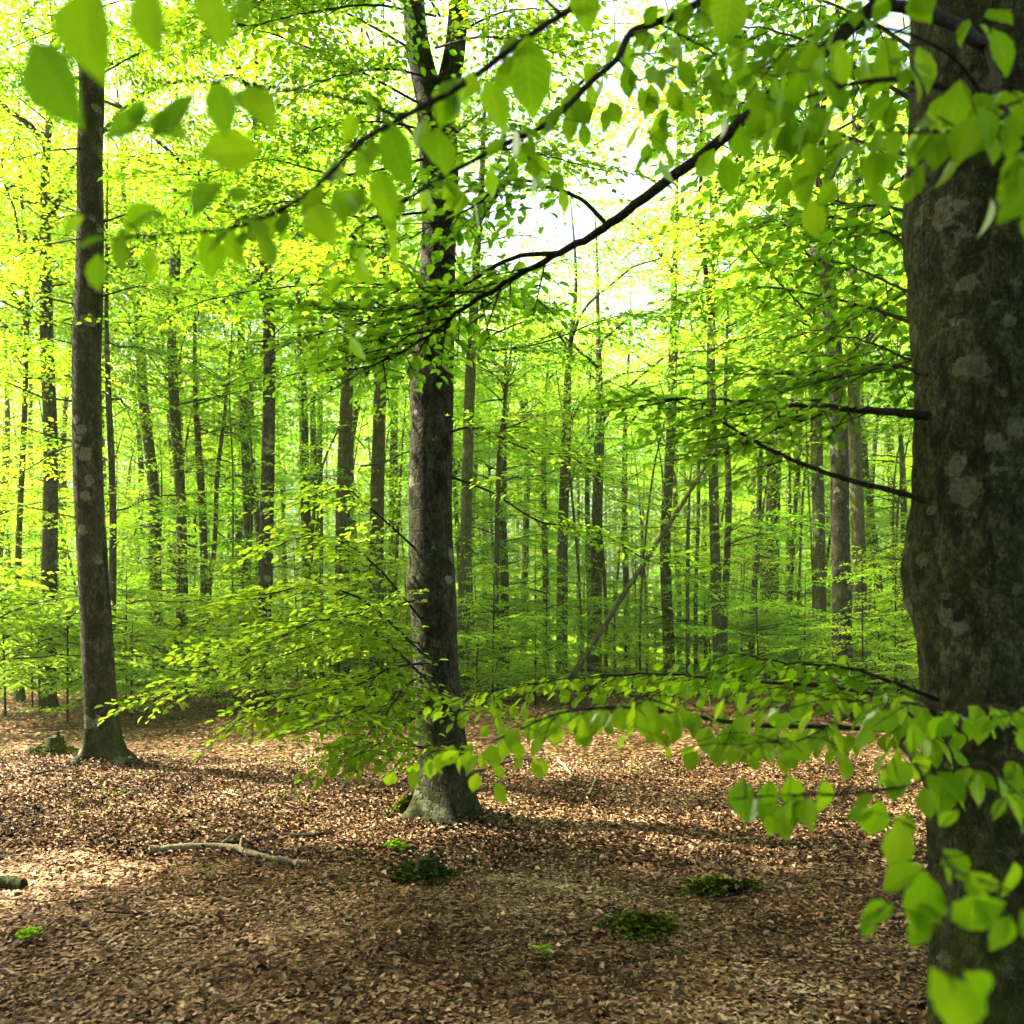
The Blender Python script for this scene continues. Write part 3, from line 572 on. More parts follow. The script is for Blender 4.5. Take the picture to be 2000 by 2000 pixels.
    leaf_set(OLD, OLD_O, 'branch', [(a, .010, .0015), (b, .005, .0013), (c, .004, .0013), (e, .004, .0013)],
        [(1560, 175, 75, 85, 1.5), (1640, 130, 80, 80, 1.5), (1640, 195, 75, 90, 1.5), (1730, 120, 90, 85, 1.5), (1590, 310, 80, 85, 1.5), (1710, 330, 75, 80, 1.45), (1870, 205, 95, 95, 1.4), (1890, 275, 100, 110, 1.35), (1980, 260, 100, 90, 1.3), (1985, 360, 90, 80, 1.25), (1930, 240, 90, 70, 1.3), (1810, 130, 90, 70, 1.5), (1830, 290, 85, 100, 1.4), (1960, 95, 90, 60, 1.5)],
        [(0, 12, 70), (1, 9, 70), (2, 6, 80)], 43, (.55, .15), [(0, 9, .2, 5, 66), (1, 6, .2, 5, 68), (2, 3, .15, 4, 76), (3, 9, .2, 5, 64)])
    # low shoots in front of the trunk, bottom right, and the long low shoots that reach left
    s1 = p2([(1775, 1395, 2.98), (1740, 1380, 2.5), (1700, 1400, 1.9), (1725, 1440, 1.6), (1735, 1475, 1.5), (1650, 1492, 1.5), (1560, 1500, 1.5), (1470, 1500, 1.5), (1380, 1508, 1.5)])
    s2 = p2([(1780, 1420, 2.98), (1770, 1480, 2.0), (1762, 1560, 1.5), (1770, 1600, 1.3), (1740, 1650, 1.2), (1690, 1690, 1.18), (1650, 1730, 1.15)])
    s3 = p2([(1770, 1600, 1.3), (1800, 1640, 1.15), (1850, 1660, 1.1), (1910, 1690, 1.05), (1925, 1770, 1.02)])
    s4 = p2([(1800, 1640, 1.15), (1790, 1740, .95), (1780, 1800, .88), (1800, 1870, .82)])
    s5 = p2([(1775, 1395, 2.98), (1700, 1330, 2.2), (1790, 1340, 1.9), (1880, 1330, 1.7), (1960, 1360, 1.6)])
    s6 = p2([(1770, 1480, 2.0), (1850, 1440, 1.7), (1900, 1480, 1.5), (1950, 1520, 1.4)])
    leaf_set(OLD, OLD_O, 'branch', [(s1, .0055, .0014), (s2, .0045, .0013), (s3, .0028, .0012), (s4, .0025, .0011), (s5, .0055, .0014), (s6, .004, .0013)],
        [(1453, 1560, 85, 100, 1.5), (1503, 1552, 62, 88, 1.5), (1545, 1548, 78, 80, 1.5), (1610, 1558, 82, 75, 1.5), (1755, 1510, 72, 75, 1.5), (1710, 1602, 88, 95, 1.4), (1768, 1615, 62, 100, 1.4), (1755, 1655, 98, 105, 1.3), (1680, 1592, 56, 160, 1.4), (1795, 1500, 72, 70, 1.6), (1782, 1440, 62, 95, 1.6), (1862, 1690, 72, 60, 1.25), (1855, 1602, 54, 120, 1.4), (1765, 1715, 92, 150, 1.2), (1806, 1765, 125, 95, 1.15), (1790, 1812, 84, 100, 1.15), (1902, 1775, 120, 165, 1.05), (1985, 1580, 92, 60, 1.3), (1975, 1722, 84, 90, 1.2), (1962, 1832, 92, 95, 1.05), (1850, 1955, 150, 65, .85), (1715, 1782, 64, 160, 1.18), (1925, 1720, 70, 30, 1.1), (1900, 1930, 110, 55, .85)],
        [(0, 14, 62), (1, 7, 62), (2, 5, 72), (4, 12, 56), (5, 8, 62)], 44, (.56, .17), [(0, 4, .15, 4, 60), (4, 9, .22, 6, 52), (5, 5, .16, 4, 60)])
    l1 = p2([(1772, 1405, 3.0), (1680, 1380, 2.75), (1560, 1372, 2.6), (1420, 1368, 2.5), (1300, 1350, 2.45), (1180, 1335, 2.4), (1060, 1345, 2.35), (950, 1390, 2.25), (850, 1432, 2.15)])
    l1b = p2([(1300, 1350, 2.45), (1260, 1330, 2.2), (1210, 1320, 2.1), (1150, 1340, 2.0)]); l1c = p2([(1560, 1372, 2.6), (1500, 1400, 2.2), (1440, 1400, 2.0), (1390, 1410, 1.9)])
    l1d = p2([(1680, 1380, 2.75), (1640, 1330, 2.4), (1560, 1320, 2.2), (1480, 1340, 2.1)])
    leaf_set(OLD, OLD_O, 'branch', [(l1, .010, .0014), (l1b, .003, .0012), (l1c, .003, .0012), (l1d, .003, .0012)],
        [(880, 1482, 46, 140, 2.15), (915, 1487, 48, 95, 2.15), (962, 1475, 46, 85, 2.2), (1010, 1465, 46, 75, 2.25), (1230, 1410, 50, 95, 2.3), (1080, 1440, 50, 80, 2.3)], [(0, 34, 44), (1, 8, 46), (2, 9, 48), (3, 10, 46)], 45, (.82, .17), [(0, 20, .3, 7, 44), (1, 4, .2, 5, 46), (2, 4, .2, 5, 48), (3, 6, .25, 6, 46)])  # lighter tints of the long low shoots stand in for sunlight
    part_limb(OLD, OLD_O, 'branch', [(1765, 1345, 3.15), (1600, 1300, 3.3), (1400, 1285, 3.5), (1250, 1272, 3.6), (1100, 1278, 3.6), (930, 1300, 3.6)], .009, .002, 46, leafL=.065, gap=.045, spr=.45, n_spr=20, start=.15, leafmat=M_FINE, tint=(.8, .15), n=30, fine=True)
    part_limb(OLD, OLD_O, 'branch', [(1770, 1320, 3.1), (1690, 1290, 3.0), (1600, 1260, 3.0), (1480, 1250, 3.1), (1380, 1230, 3.2)], .009, .002, 47, leafL=.06, gap=.05, spr=.42, n_spr=12, start=.2, leafmat=M_FINE, tint=(.42, .15), n=24, fine=True)
hanging_leaves()

# ---- the centre trunk
def centre_tree():
    d = 7.55
    rows = [(843, 1532, 112), (840, 1460, 100), (832, 1380, 90), (826, 1300, 86), (820, 1200, 84), (816, 1120, 86), (816, 1080, 84), (813, 1000, 81), (812, 900, 80), (815, 800, 80), (816, 700, 80), (818, 640, 77), (823, 560, 72), (828, 450, 66), (830, 340, 72), (826, 260, 74), (820, 200, 70)]
    pts = [at2(x, y, d) for x, y, _ in rows]; rr = [w_ * S / F * d / 2 for _, _, w_ in rows]
    x0 = pts[0][0]; g = float(gz(x0, d)); o = np.array((x0, d, g)); pts[0][2] = g
    pts = [np.array((x0, d, g - .3))] + pts; rr = [rr[0]] + rr
    n = 150; P = smooth_path(pts, n); rad = smooth_path(np.stack((rr, rr, rr), -1), n)[:, 0]
    t = thing('beech_tree', 'mottled grey beech in the centre, lit on one side, forking at the top', 'tree', o)
    base = trunk_rfun(0, .32, 4, 9, .028)
    def rf(r, th, Pp):
        r = base(r, th, Pp); z = Pp[:, 2:3] + g
        for y, a, hgt, s in ((1100, 3.4, .03, .16), (1300, 4.6, .03, .14), (735, 3.2, .025, .09), (420, 4.7, .03, .1), (1150, 5.2, .03, .2)):
            kz = EYE - (y * S - HZ) / F * d; da = (th - a + np.pi) % (2 * np.pi) - np.pi
            r = r + hgt * np.exp(-((da * .2) ** 2 + (z - kz) ** 2) / s ** 2)
        return r
    mb = MB(); tube(mb, P - o, rad, 40, 0, rfun=rf)
    for tops, r0 in (([(818, 215), (800, 140), (785, 60), (778, -60), (765, -300), (745, -700)], .135), ([(826, 225), (850, 140), (862, 60), (868, -60), (880, -300), (905, -650)], .115)):
        q = smooth_path([at2(x, y, d) for x, y in tops], 40); tube(mb, q - o, np.linspace(r0, .06, 40), 18, 0, rfun=trunk_rfun(-50, 0, 3, 5, .03))
    mb.build('trunk', M_BARK, t)
    c = link('crown', crowns('high')[1], t); c.rotation_euler.z = 1.1; c.location = (-.05, 0, 0)
    B = lambda px, seed, **k: part_limb(t, o, 'branch', px, k.pop('r0', .012), k.pop('r1', .002), seed, **k)
    Y = dict(leafL=.07, gap=.05, leafmat=M_YOUNG)
    B([(800, 1130, 7.45), (700, 1150, 7.1), (560, 1190, 6.8), (430, 1250, 6.5), (300, 1320, 6.3)], 51, n_spr=22, spr=.75, **Y)
    B([(800, 1215, 7.45), (720, 1200, 7.0), (620, 1210, 6.5), (500, 1250, 6.1), (390, 1300, 5.9)], 52, n_spr=22, spr=.7, **Y)
    B([(805, 1290, 7.4), (740, 1270, 6.8), (660, 1280, 6.2), (570, 1310, 5.6), (470, 1340, 5.2)], 53, n_spr=20, spr=.62, **Y)
    B([(805, 1330, 7.4), (760, 1320, 6.6), (700, 1330, 5.8), (650, 1350, 5.0), (560, 1380, 4.6)], 54, n_spr=18, spr=.5, tint=(.55, .2), **Y)
    B([(815, 1300, 7.35), (830, 1310, 6.8), (800, 1340, 6.0), (730, 1390, 5.2), (690, 1420, 4.8)], 55, n_spr=16, spr=.45, **Y)
    B([(800, 1050, 7.45), (700, 960, 7.2), (640, 920, 7.0), (540, 960, 6.8)], 56, n_spr=15, spr=.7, **Y)
    B([(850, 1320, 7.4), (900, 1330, 7.1), (960, 1350, 6.8)], 57, n_spr=7, spr=.4, n=12, **Y)
    B([(848, 815, 7.45), (900, 808, 7.3), (1000, 850, 7.1), (1090, 870, 7.0), (1150, 940, 6.9)], 58, n_spr=14, spr=.7, leafL=.07, gap=.055)
    B([(852, 900, 7.45), (930, 930, 7.2), (1020, 985, 7.0), (1110, 995, 6.9), (1230, 1060, 6.8), (1320, 1070, 6.8)], 59, n_spr=14, spr=.7, leafL=.07, gap=.055)
    B([(855, 640, 7.45), (930, 660, 7.3), (1030, 645, 7.1), (1150, 600, 7.0), (1260, 590, 7.0)], 60, n_spr=16, spr=.8, leafL=.07, gap=.055)
    B([(800, 560, 7.45), (700, 535, 7.2), (560, 540, 7.0), (420, 560, 6.8), (250, 610, 6.6)], 61, n_spr=18, spr=.8, leafL=.07, gap=.055)
    B([(800, 520, 7.5), (740, 490, 7.8), (620, 470, 8.2), (520, 440, 8.6)], 62, n_spr=16, spr=.9, leafL=.07, gap=.055, leafmat=M_YOUNG)
    B([(800, 640, 7.45), (700, 690, 7.0), (590, 700, 6.6), (480, 720, 6.4)], 63, n_spr=14, start=.4, spr=.6, leafL=.07, gap=.055)
    for k, (y, dx, dz) in enumerate(((150, -170, .6), (90, 160, .5), (250, -210, .2), (300, 190, .4), (30, -220, .8))):
        B([(822, y, 7.45), (822 + dx * .5, y - 20, 7.3 - dz), (822 + dx, y - 10, 7.2 - 2 * dz), (822 + dx * 1.6, y + 20, 7.1 - 2.4 * dz)], 64 + k, n_spr=16, spr=.8, leafL=.07, gap=.055, leafmat=M_YOUNG if k % 2 else M_LEAF)
    G = dict(leafL=.075, gap=.05)
    for i, (px, n_spr, spr, mt) in enumerate((
        ([(800, 300, 7.45), (650, 330, 7.0), (500, 300, 6.6), (380, 330, 6.3)], 20, .85, M_LEAF), ([(800, 200, 7.5), (650, 120, 7.1), (500, 60, 6.7), (400, 40, 6.5)], 20, .9, M_YOUNG),
        ([(790, 100, 7.5), (640, 20, 7.4), (500, 0, 7.2), (300, 60, 7.0)], 22, .9, M_LEAF), ([(805, 400, 7.45), (680, 410, 7.1), (560, 380, 6.7), (440, 400, 6.5)], 18, .8, M_YOUNG),
        ([(862, 250, 7.5), (940, 180, 7.2), (1020, 90, 6.9)], 10, .7, M_LEAF), ([(865, 60, 7.5), (960, 20, 7.1), (1090, 20, 6.8)], 12, .8, M_LEAF), ([(850, 480, 7.45), (920, 560, 7.2), (1010, 590, 7.0)], 12, .7, M_LEAF),
        ([(830, 30, 7.4), (780, -40, 6.6), (700, -30, 5.9), (620, 30, 5.4)], 16, .8, M_LEAF), ([(825, 340, 7.3), (800, 350, 6.8), (760, 400, 6.4)], 8, .5, M_LEAF),
        ([(805, 1180, 7.4), (700, 1060, 7.0), (600, 1010, 6.6), (500, 1040, 6.3)], 16, .7, M_YOUNG), ([(805, 1240, 7.4), (680, 1130, 6.6), (560, 1110, 6.0), (440, 1150, 5.6)], 20, .7, M_YOUNG),
        ([(803, 1280, 7.35), (690, 1180, 6.2), (600, 1170, 5.4), (520, 1210, 5.0)], 18, .6, M_YOUNG), ([(810, 1250, 7.3), (740, 1260, 6.6), (680, 1290, 6.0), (600, 1320, 5.5), (530, 1350, 5.2)], 20, .5, M_FINE),
        ([(812, 1270, 7.3), (770, 1290, 6.5), (740, 1330, 5.8), (700, 1380, 5.3), (660, 1420, 5.1)], 20, .5, M_FINE), ([(850, 1400, 7.35), (800, 1410, 6.6), (740, 1400, 6.2), (640, 1420, 5.9)], 12, .5, M_YOUNG))):
        B(px, 300 + i, n_spr=n_spr, spr=spr, leafmat=mt, fine=mt is M_FINE, tint=(.78, .18) if mt is M_FINE else (.5, .2), start=.25 if mt is M_FINE else .12, **G)  # near-leaf shoots get a lighter tint in place of sunlight
    return t, o
CEN, CEN_O = centre_tree()

# ---- the mossy trunk on the left
lt, lo, _ = beech('beech_tree', 'dark mossy beech on the left with a flared foot reaching right over the leaf litter', [(170, 100), (166, 300), (167, 500), (166, 700), (170, 900), (176, 1050), (181, 1200), (187, 1350), (196, 1440)], 53, 10.1, 21, 'far', material=M_BARK, sides=32, flare=.85, cxy=.55)
for ch in lt.children:
    if ch.name.startswith('crown'): ch.location.z = 7.0; ch.scale = (.55, .55, .75)
part_limb(lt, lo, 'branch', [(180, 840, 10.0), (120, 845, 10.2), (60, 880, 10.4), (-20, 920, 10.5), (-100, 900, 10.6)], .012, .002, 71, leafL=.07, gap=.05, spr=.8, n_spr=16, leafmat=M_YOUNG)
part_limb(lt, lo, 'branch', [(150, 280, 10.0), (90, 285, 10.5), (30, 300, 10.9), (-60, 300, 11.1)], .012, .002, 72, leafL=.07, gap=.055, spr=.9, n_spr=14, leafmat=M_YOUNG)
part_limb(lt, lo, 'branch', [(190, 560, 10.0), (270, 540, 10.3), (350, 560, 10.5), (470, 590, 10.7)], .012, .002, 73, leafL=.07, gap=.055, spr=.9, n_spr=16, leafmat=M_YOUNG)
part_limb(lt, lo, 'branch', [(190, 250, 10.0), (280, 230, 10.3), (400, 250, 10.5)], .012, .002, 74, leafL=.07, gap=.055, spr=.9, n_spr=14, leafmat=M_YOUNG)

for i, (px, mt) in enumerate((([(190, 420, 10.0), (280, 400, 10.5), (400, 440, 10.9)], M_LEAF), ([(188, 140, 10.0), (300, 90, 10.5), (430, 120, 10.9)], M_YOUNG), ([(150, 150, 10.0), (60, 130, 10.5), (-40, 150, 10.8)], M_LEAF),
        ([(150, 450, 10.0), (60, 470, 10.5), (-30, 520, 10.8)], M_LEAF), ([(150, 650, 10.0), (70, 640, 10.5), (-20, 680, 10.8)], M_LEAF),
        ([(165, 20, 10.0), (250, 0, 10.6), (350, 20, 11.0)], M_LEAF), ([(160, 10, 10.0), (60, -40, 10.4), (-40, 40, 10.8)], M_LEAF), ([(165, 60, 10.0), (100, 60, 10.3), (20, 90, 10.6), (-40, 110, 10.8)], M_LEAF), ([(170, 80, 10.0), (240, 50, 10.3), (330, 30, 10.6)], M_LEAF),
        ([(160, 20, 10.0), (80, 30, 10.6), (-30, 20, 11.0)], M_YOUNG))):
    part_limb(lt, lo, 'branch', px, .012, .002, 330 + i, leafL=.078, gap=.05, spr=.9, n_spr=15, leafmat=mt)
for i, px in enumerate(([(1742, 300, 3.2), (1600, 260, 3.8), (1450, 210, 4.4), (1330, 170, 5.0)], [(1740, 200, 3.2), (1620, 130, 3.6), (1500, 70, 4.1), (1390, 50, 4.6), (1290, 80, 5.0)], [(1745, 110, 3.2), (1640, 40, 3.7), (1500, -10, 4.2), (1360, 10, 5.0)],
        [(1738, 480, 3.2), (1650, 430, 3.8), (1500, 400, 4.6), (1380, 420, 5.5)], [(1750, 620, 3.2), (1600, 570, 4.0), (1420, 540, 5.0), (1290, 560, 5.6)])):
    part_limb(OLD, OLD_O, 'branch', px, .009, .002, 350 + i, leafL=.07, gap=.05, spr=.6, n_spr=13 if i > 2 else 18, start=.2, leafmat=M_LEAF, tint=(.5, .2))

# ---- trunks one can tell apart
LIST = [
 ('straight grey-brown beech trunk just left of the dark mossy beech', [(85, 300), (88, 500), (90, 700), (94, 900), (95, 1100), (92, 1230)], 27, 17.5, 'tall'),
 ('thin pole-like beech pressed against the right side of the dark mossy beech', [(200, 420), (205, 700), (210, 900), (212, 1150)], 13, 17.0, 'slim'),
 ('leafy beech cut off by the left picture edge, its crown filling the top left', [(-70, 500), (-62, 800), (-60, 1200)], 26, 20.0, 'tall'),
 ('thin beech at the far left edge leaning away from the grey-brown trunk', [(52, 500), (46, 700), (42, 900), (36, 1100)], 11, 19.0, 'tall'),
 ('greenish beech trunk bending right near its foot, first thick one past the dark mossy beech', [(262, 600), (272, 760), (288, 920), (292, 1050), (300, 1220)], 22, 22.0, 'tall'),
 ('beech trunk with a kink below the middle, third right of the dark mossy beech', [(322, 560), (328, 720), (338, 900), (342, 1050), (345, 1230)], 21, 21.0, 'tall'),
 ('thin brown beech beside the kinked trunk, on its right', [(368, 700), (376, 860), (382, 1000), (385, 1180)], 15, 22.0, 'slim'),
 ('very thin stem curving up to the right, foot against the thin brown beech', [(425, 780), (410, 900), (404, 1020), (392, 1150)], 9, 22.0, 'slim'),
 ('dark slender beech just left of the forked olive beech', [(458, 720), (464, 860), (466, 1000), (460, 1150)], 17, 24.0, 'tall'),
 ('olive-brown beech forking high up, between the dark mossy and the centre beech', [(480, 200), (492, 330), (505, 560), (507, 740), (506, 900), (502, 1060), (496, 1200)], 27, 18.5, 'tall'),
 ('green-tinged beech with a clean trunk right of the forked olive beech', [(570, 720), (574, 850), (578, 1000), (580, 1150)], 20, 25.0, 'tall'),
 ('stout brown beech between the green-tinged and the blue-green trunk, low leaves crossing it', [(660, 620), (653, 760), (648, 900), (646, 1120)], 28, 20.0, 'tall'),
 ('stout blue-green beech nearest the left side of the centre beech', [(722, 560), (718, 720), (712, 900), (710, 1120)], 28, 21.0, 'tall'),
 ('pale grey beech rising close behind the right side of the centre beech', [(908, 360), (898, 500), (888, 700), (882, 880), (878, 1050), (874, 1210)], 23, 19.5, 'tall'),
 ('thin wavy beech next right of the pale grey one', [(968, 620), (955, 740), (942, 860), (938, 1000), (936, 1200)], 10, 22.0, 'slim'),
 ('short dark beech trunk wreathed in low leaves, second right of the pale grey one', [(950, 860), (948, 980), (952, 1100), (950, 1240)], 17, 25.0, 'slim'),
 ('dark upright beech midway between the centre beech and the leaning dead pole', [(1072, 700), (1068, 860), (1062, 1000), (1060, 1230)], 21, 23.0, 'tall'),
 ('mossy beech at the foot of the leaning dead pole', [(1128, 640), (1132, 800), (1127, 960), (1124, 1180)], 22, 24.0, 'tall'),
 ('tall slim beech crossed by the leaning dead pole, waist slightly bent', [(1278, 200), (1276, 380), (1272, 560), (1268, 740), (1262, 880), (1256, 1000), (1258, 1120), (1264, 1280)], 21, 24.0, 'tall'),
 ('smooth beech with a twin stem beside the top of the leaning dead pole', [(1340, 360), (1344, 500), (1342, 700), (1344, 850), (1348, 1000), (1356, 1240)], 20, 22.0, 'tall'),
 ('thinner twin stem close on the right of the smooth beech', [(1372, 640), (1368, 800), (1374, 920), (1372, 1050), (1366, 1220)], 13, 22.4, 'slim'),
 ('thick hazy beech standing back, left of the pair of brown trunks', [(1466, 700), (1462, 830), (1458, 1000), (1452, 1160)], 29, 27.0, 'tall'),
 ('straight beech on the left of the pair of brown trunks', [(1540, 700), (1542, 840), (1544, 1000), (1546, 1220)], 24, 21.0, 'tall'),
 ('dark leaning beech with its foot on the open litter, right of the pair', [(1528, 60), (1540, 250), (1556, 450), (1566, 560), (1578, 720), (1582, 860), (1584, 1000), (1590, 1150), (1592, 1340)], 35, 16.3, 'tall'),
 ('grey beech half hidden behind the dark leaning beech, on its right', [(1606, 560), (1612, 760), (1616, 900), (1620, 1060), (1622, 1240)], 25, 20.0, 'tall'),
 ('thin beech seen in the gap left of the massive old beech', [(1700, 820), (1704, 960), (1706, 1100), (1704, 1220)], 13, 26.0, 'slim'),
 ('slender beech with a wavy stem left of the thick hazy beech', [(1438, 820), (1432, 950), (1424, 1080), (1418, 1200)], 10, 25.0, 'slim'),
 ('pale thin stem right of the thick hazy beech, lit on one side', [(1510, 830), (1502, 950), (1492, 1080), (1486, 1180)], 9, 25.0, 'slim'),
]
for lb, px, wd, d, cr in LIST:
    xm = np.mean([p[0] for p in px]); gap = 1040 < xm < 1160          # the sky shows above these
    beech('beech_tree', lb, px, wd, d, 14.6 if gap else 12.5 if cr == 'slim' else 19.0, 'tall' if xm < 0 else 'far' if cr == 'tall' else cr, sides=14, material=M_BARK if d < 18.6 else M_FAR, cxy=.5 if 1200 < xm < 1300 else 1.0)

# the dead pole that leans against a tree
def dead_pole():
    P = smooth_path([at2(1046, 1330, 18.2), at2(1106, 1236, 18.35), at2(1171, 1130, 18.5), at2(1226, 1046, 18.65), at2(1300, 930, 18.8), at2(1370, 815, 19.0)], 24)
    o = P[0].copy(); o[2] = float(gz(o[0], o[1])); P[0] = o - np.array((0.1, 0, .05)); mb = MB(); tube(mb, P - o, np.linspace(.078, .038, 24), 10, 0, rfun=trunk_rfun(-50, 0, 3, 8, .06))
    for k, s in ((15, 1), (19, -1)): tube(mb, np.stack((P[k], P[k] + np.array((.35 * s, -.1, .25)))) - o, (.02, .008), 6, 0)
    ob = mb.build('dead_tree', M_FAR); ob.location = [float(c) for c in o]
    tag(ob, 'bare dead pole leaning up to the right across the thin trunks', 'dead tree')
dead_pole()

# ---- trees beyond, too alike to tell apart: they share a label zone by zone
ZONES = [(-9999, 150, 'slender far trunk in the thicket left of the dark mossy beech'),
         (150, 500, 'slender far trunk in the wood between the dark mossy and the forked olive beech'),
         (500, 815, 'slender far trunk in the wood between the forked olive and the centre beech'),
         (815, 1190, 'slender far trunk in the wood between the centre beech and the leaning dead pole'),
         (1190, 1480, 'slender far trunk in the wood right behind the leaning dead pole'),
         (1480, 9999, 'slender far trunk in the wood between the dark leaning beech and the massive old beech')]
def zone(px):
    for k, (a, b, l) in enumerate(ZONES):
        if a <= px < b: return l
rng = np.random.default_rng(77)
taken = [(np.mean([p[0] for p in px]), d) for _, px, _, d, _ in LIST]
cnt = 0
while cnt < 80:
    d = float(rng.uniform(23, 48)); x = float(rng.uniform(-40, 1960))
    if 960 < x < 1290 and d < 31 or 1130 < x < 1180: continue
    if any(abs(x - a) < 14 and abs(d - b) < 5 for a, b in taken): continue
    taken.append((x, d)); cnt += 1
    slim = rng.random() < .45; lean = rng.normal(0, 26) * 24 / d
    wd = float(rng.uniform(.10, .17) if slim else rng.uniform(.2, .34)) * F / d / S
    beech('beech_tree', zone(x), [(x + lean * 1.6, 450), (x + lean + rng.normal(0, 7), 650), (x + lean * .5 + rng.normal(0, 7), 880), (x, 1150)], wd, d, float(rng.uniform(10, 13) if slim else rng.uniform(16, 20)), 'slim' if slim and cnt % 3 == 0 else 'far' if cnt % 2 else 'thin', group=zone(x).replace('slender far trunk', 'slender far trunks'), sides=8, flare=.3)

rng = np.random.default_rng(91)
for x in (-60, 60, 190, 320, 450, 600, 740, 1420, 1560, 1700):
    d = float(rng.uniform(30, 44))
    beech('beech_tree', zone(x).replace('slender far trunk', 'tall far beech'), [(x + rng.normal(0, 18), 400), (x + rng.normal(0, 10), 700), (x, 1150)], float(rng.uniform(.26, .36)) * F / d / S, d, float(d * rng.uniform(.66, .74) + 1), 'high',
          group=zone(x).replace('slender far trunk', 'tall far beeches'), sides=9, flare=.3, cxy=.8)

for x, d, h in ((1030, 29.0, 15.0), (1112, 30.5, 14.5), (1182, 28.5, 15.0)):
    beech('beech_tree', zone(x), [(x + 8, 600), (x - 4, 850), (x, 1150)], .22 * F / d / S, d, h, 'far', group=zone(x).replace('slender far trunk', 'slender far trunks'), sides=8, flare=.3)
rng = np.random.default_rng(55)
for i in range(85):                         # thin poles among them
    d = float(rng.uniform(20, 44)); x = float(rng.uniform(-20, 1740)); lean = rng.normal(0, 45) * 24 / d
    if abs(x - 830) < 50: continue
    beech('beech_pole', zone(x).replace('slender far trunk', 'crooked thin pole'), [(x + lean * 1.5, 520), (x + lean + rng.normal(0, 10), 700), (x + lean * .4 + rng.normal(0, 8), 900), (x, 1150)], float(rng.uniform(.05, .11)) * F / d / S, d,
          float(rng.uniform(7, 12)), 'thin', group=zone(x).replace('slender far trunk', 'crooked thin poles'), sides=6, flare=.2)

# ---- young beeches and the bushes of the undergrowth
rng = np.random.default_rng(8)
def small(kind, x, d, h, label, group=None, name='beech_sapling', cat='sapling'):
    stem = [(x + rng.normal(0, 3), HZ / S - (h - EYE) / d * F / S), (x, 1240)]
    return beech(name, label, stem, max(3., .035 * F / d / S), d, h, kind, group=group, sides=7, flare=.2, material=M_TWIG, cat=cat)
for x, d, h in ((10, 15.5, 2.6), (75, 16.5, 2.3), (130, 15.2, 2.2), (250, 16.5, 1.9), (-40, 14, 2.8), (330, 18, 1.8), (40, 19, 3.0), (410, 19, 1.9), (200, 20, 2.3)):
    small('shrub', x, d, h, 'bushy green beech shrub in the undergrowth on the left, beyond the open litter', 'green shrubs in the undergrowth on the left', 'beech_shrub', 'shrub')
for x, d, h in ((470, 17, 1.7), (560, 19, 2.2), (640, 18, 1.8), (720, 20, 2.2), (900, 18, 1.7), (960, 21, 2.0), (1010, 19, 1.8), (1110, 24, 2), (1180, 21, 1.7)):
    small('shrub', x, d, h, 'leafy beech shrub low in the wood behind the centre beech', 'shrubs low in the wood behind the centre beech', 'beech_shrub', 'shrub')
for x, d, h in ((1340, 25, 1.8), (1420, 24, 2.0), (1500, 19, 1.6), (1560, 22, 2.0), (1660, 17, 2.0), (1700, 20, 2.4), (1640, 24, 2.6)):
    small('shrub', x, d, h, 'leafy beech shrub around the feet of the trunks left of the massive old beech', 'shrubs left of the massive old beech', 'beech_shrub', 'shrub')
for x, d, h in ((30, 22, 4.5), (160, 24, 5.0), (380, 24, 4.6), (560, 22, 4.2), (690, 26, 5), (250, 28, 5)):
    small('sapling', x, d, h, 'yellow-green young beech among the trunks left of the centre beech', 'young beeches left of the centre beech')
for x, d, h in ((900, 26, 4.5), (1010, 28, 5), (1100, 30, 5), (1200, 28, 4.8), (1400, 26, 4.5), (1490, 23, 4.0), (1650, 21, 4.2), (1690, 27, 5), (1560, 30, 5)):
    small('sapling', x, d, h, 'yellow-green young beech among the trunks right of the centre beech', 'young beeches right of the centre beech')

for x, d, h in ((60, 17.5, 3.0), (240, 18, 3.2), (340, 20, 4.0), (460, 20.5, 3.6), (610, 17, 3.2), (700, 18.5, 3.8)):
    small('sapling', x, d, h, 'yellow-green young beech among the trunks left of the centre beech', 'young beeches left of the centre beech')
for x, d, h in ((930, 18, 3.2), (1030, 20, 3.6), (1160, 24, 3.4), (1330, 24, 3.6), (1430, 18, 3.4), (1520, 18, 3.0), (1630, 15.5, 3.0), (1690, 17, 3.6)):
    small('sapling', x, d, h, 'yellow-green young beech among the trunks right of the centre beech', 'young beeches right of the centre beech')
rng = np.random.default_rng(19)
for i in range(34):
    x = float(rng.uniform(0, 1740)); d = float(rng.uniform(25, 44))
    left = x < 820
    small('shrub' if i % 3 else 'sapling', x, d, float(rng.uniform(1.8, 3.2) if i % 3 else rng.uniform(4, 6)), 'pale far bush under the trunks left of the centre beech' if left else 'pale far bush under the trunks right of the centre beech',
          'far bushes left of the centre beech' if left else 'far bushes right of the centre beech', 'beech_shrub', 'shrub')

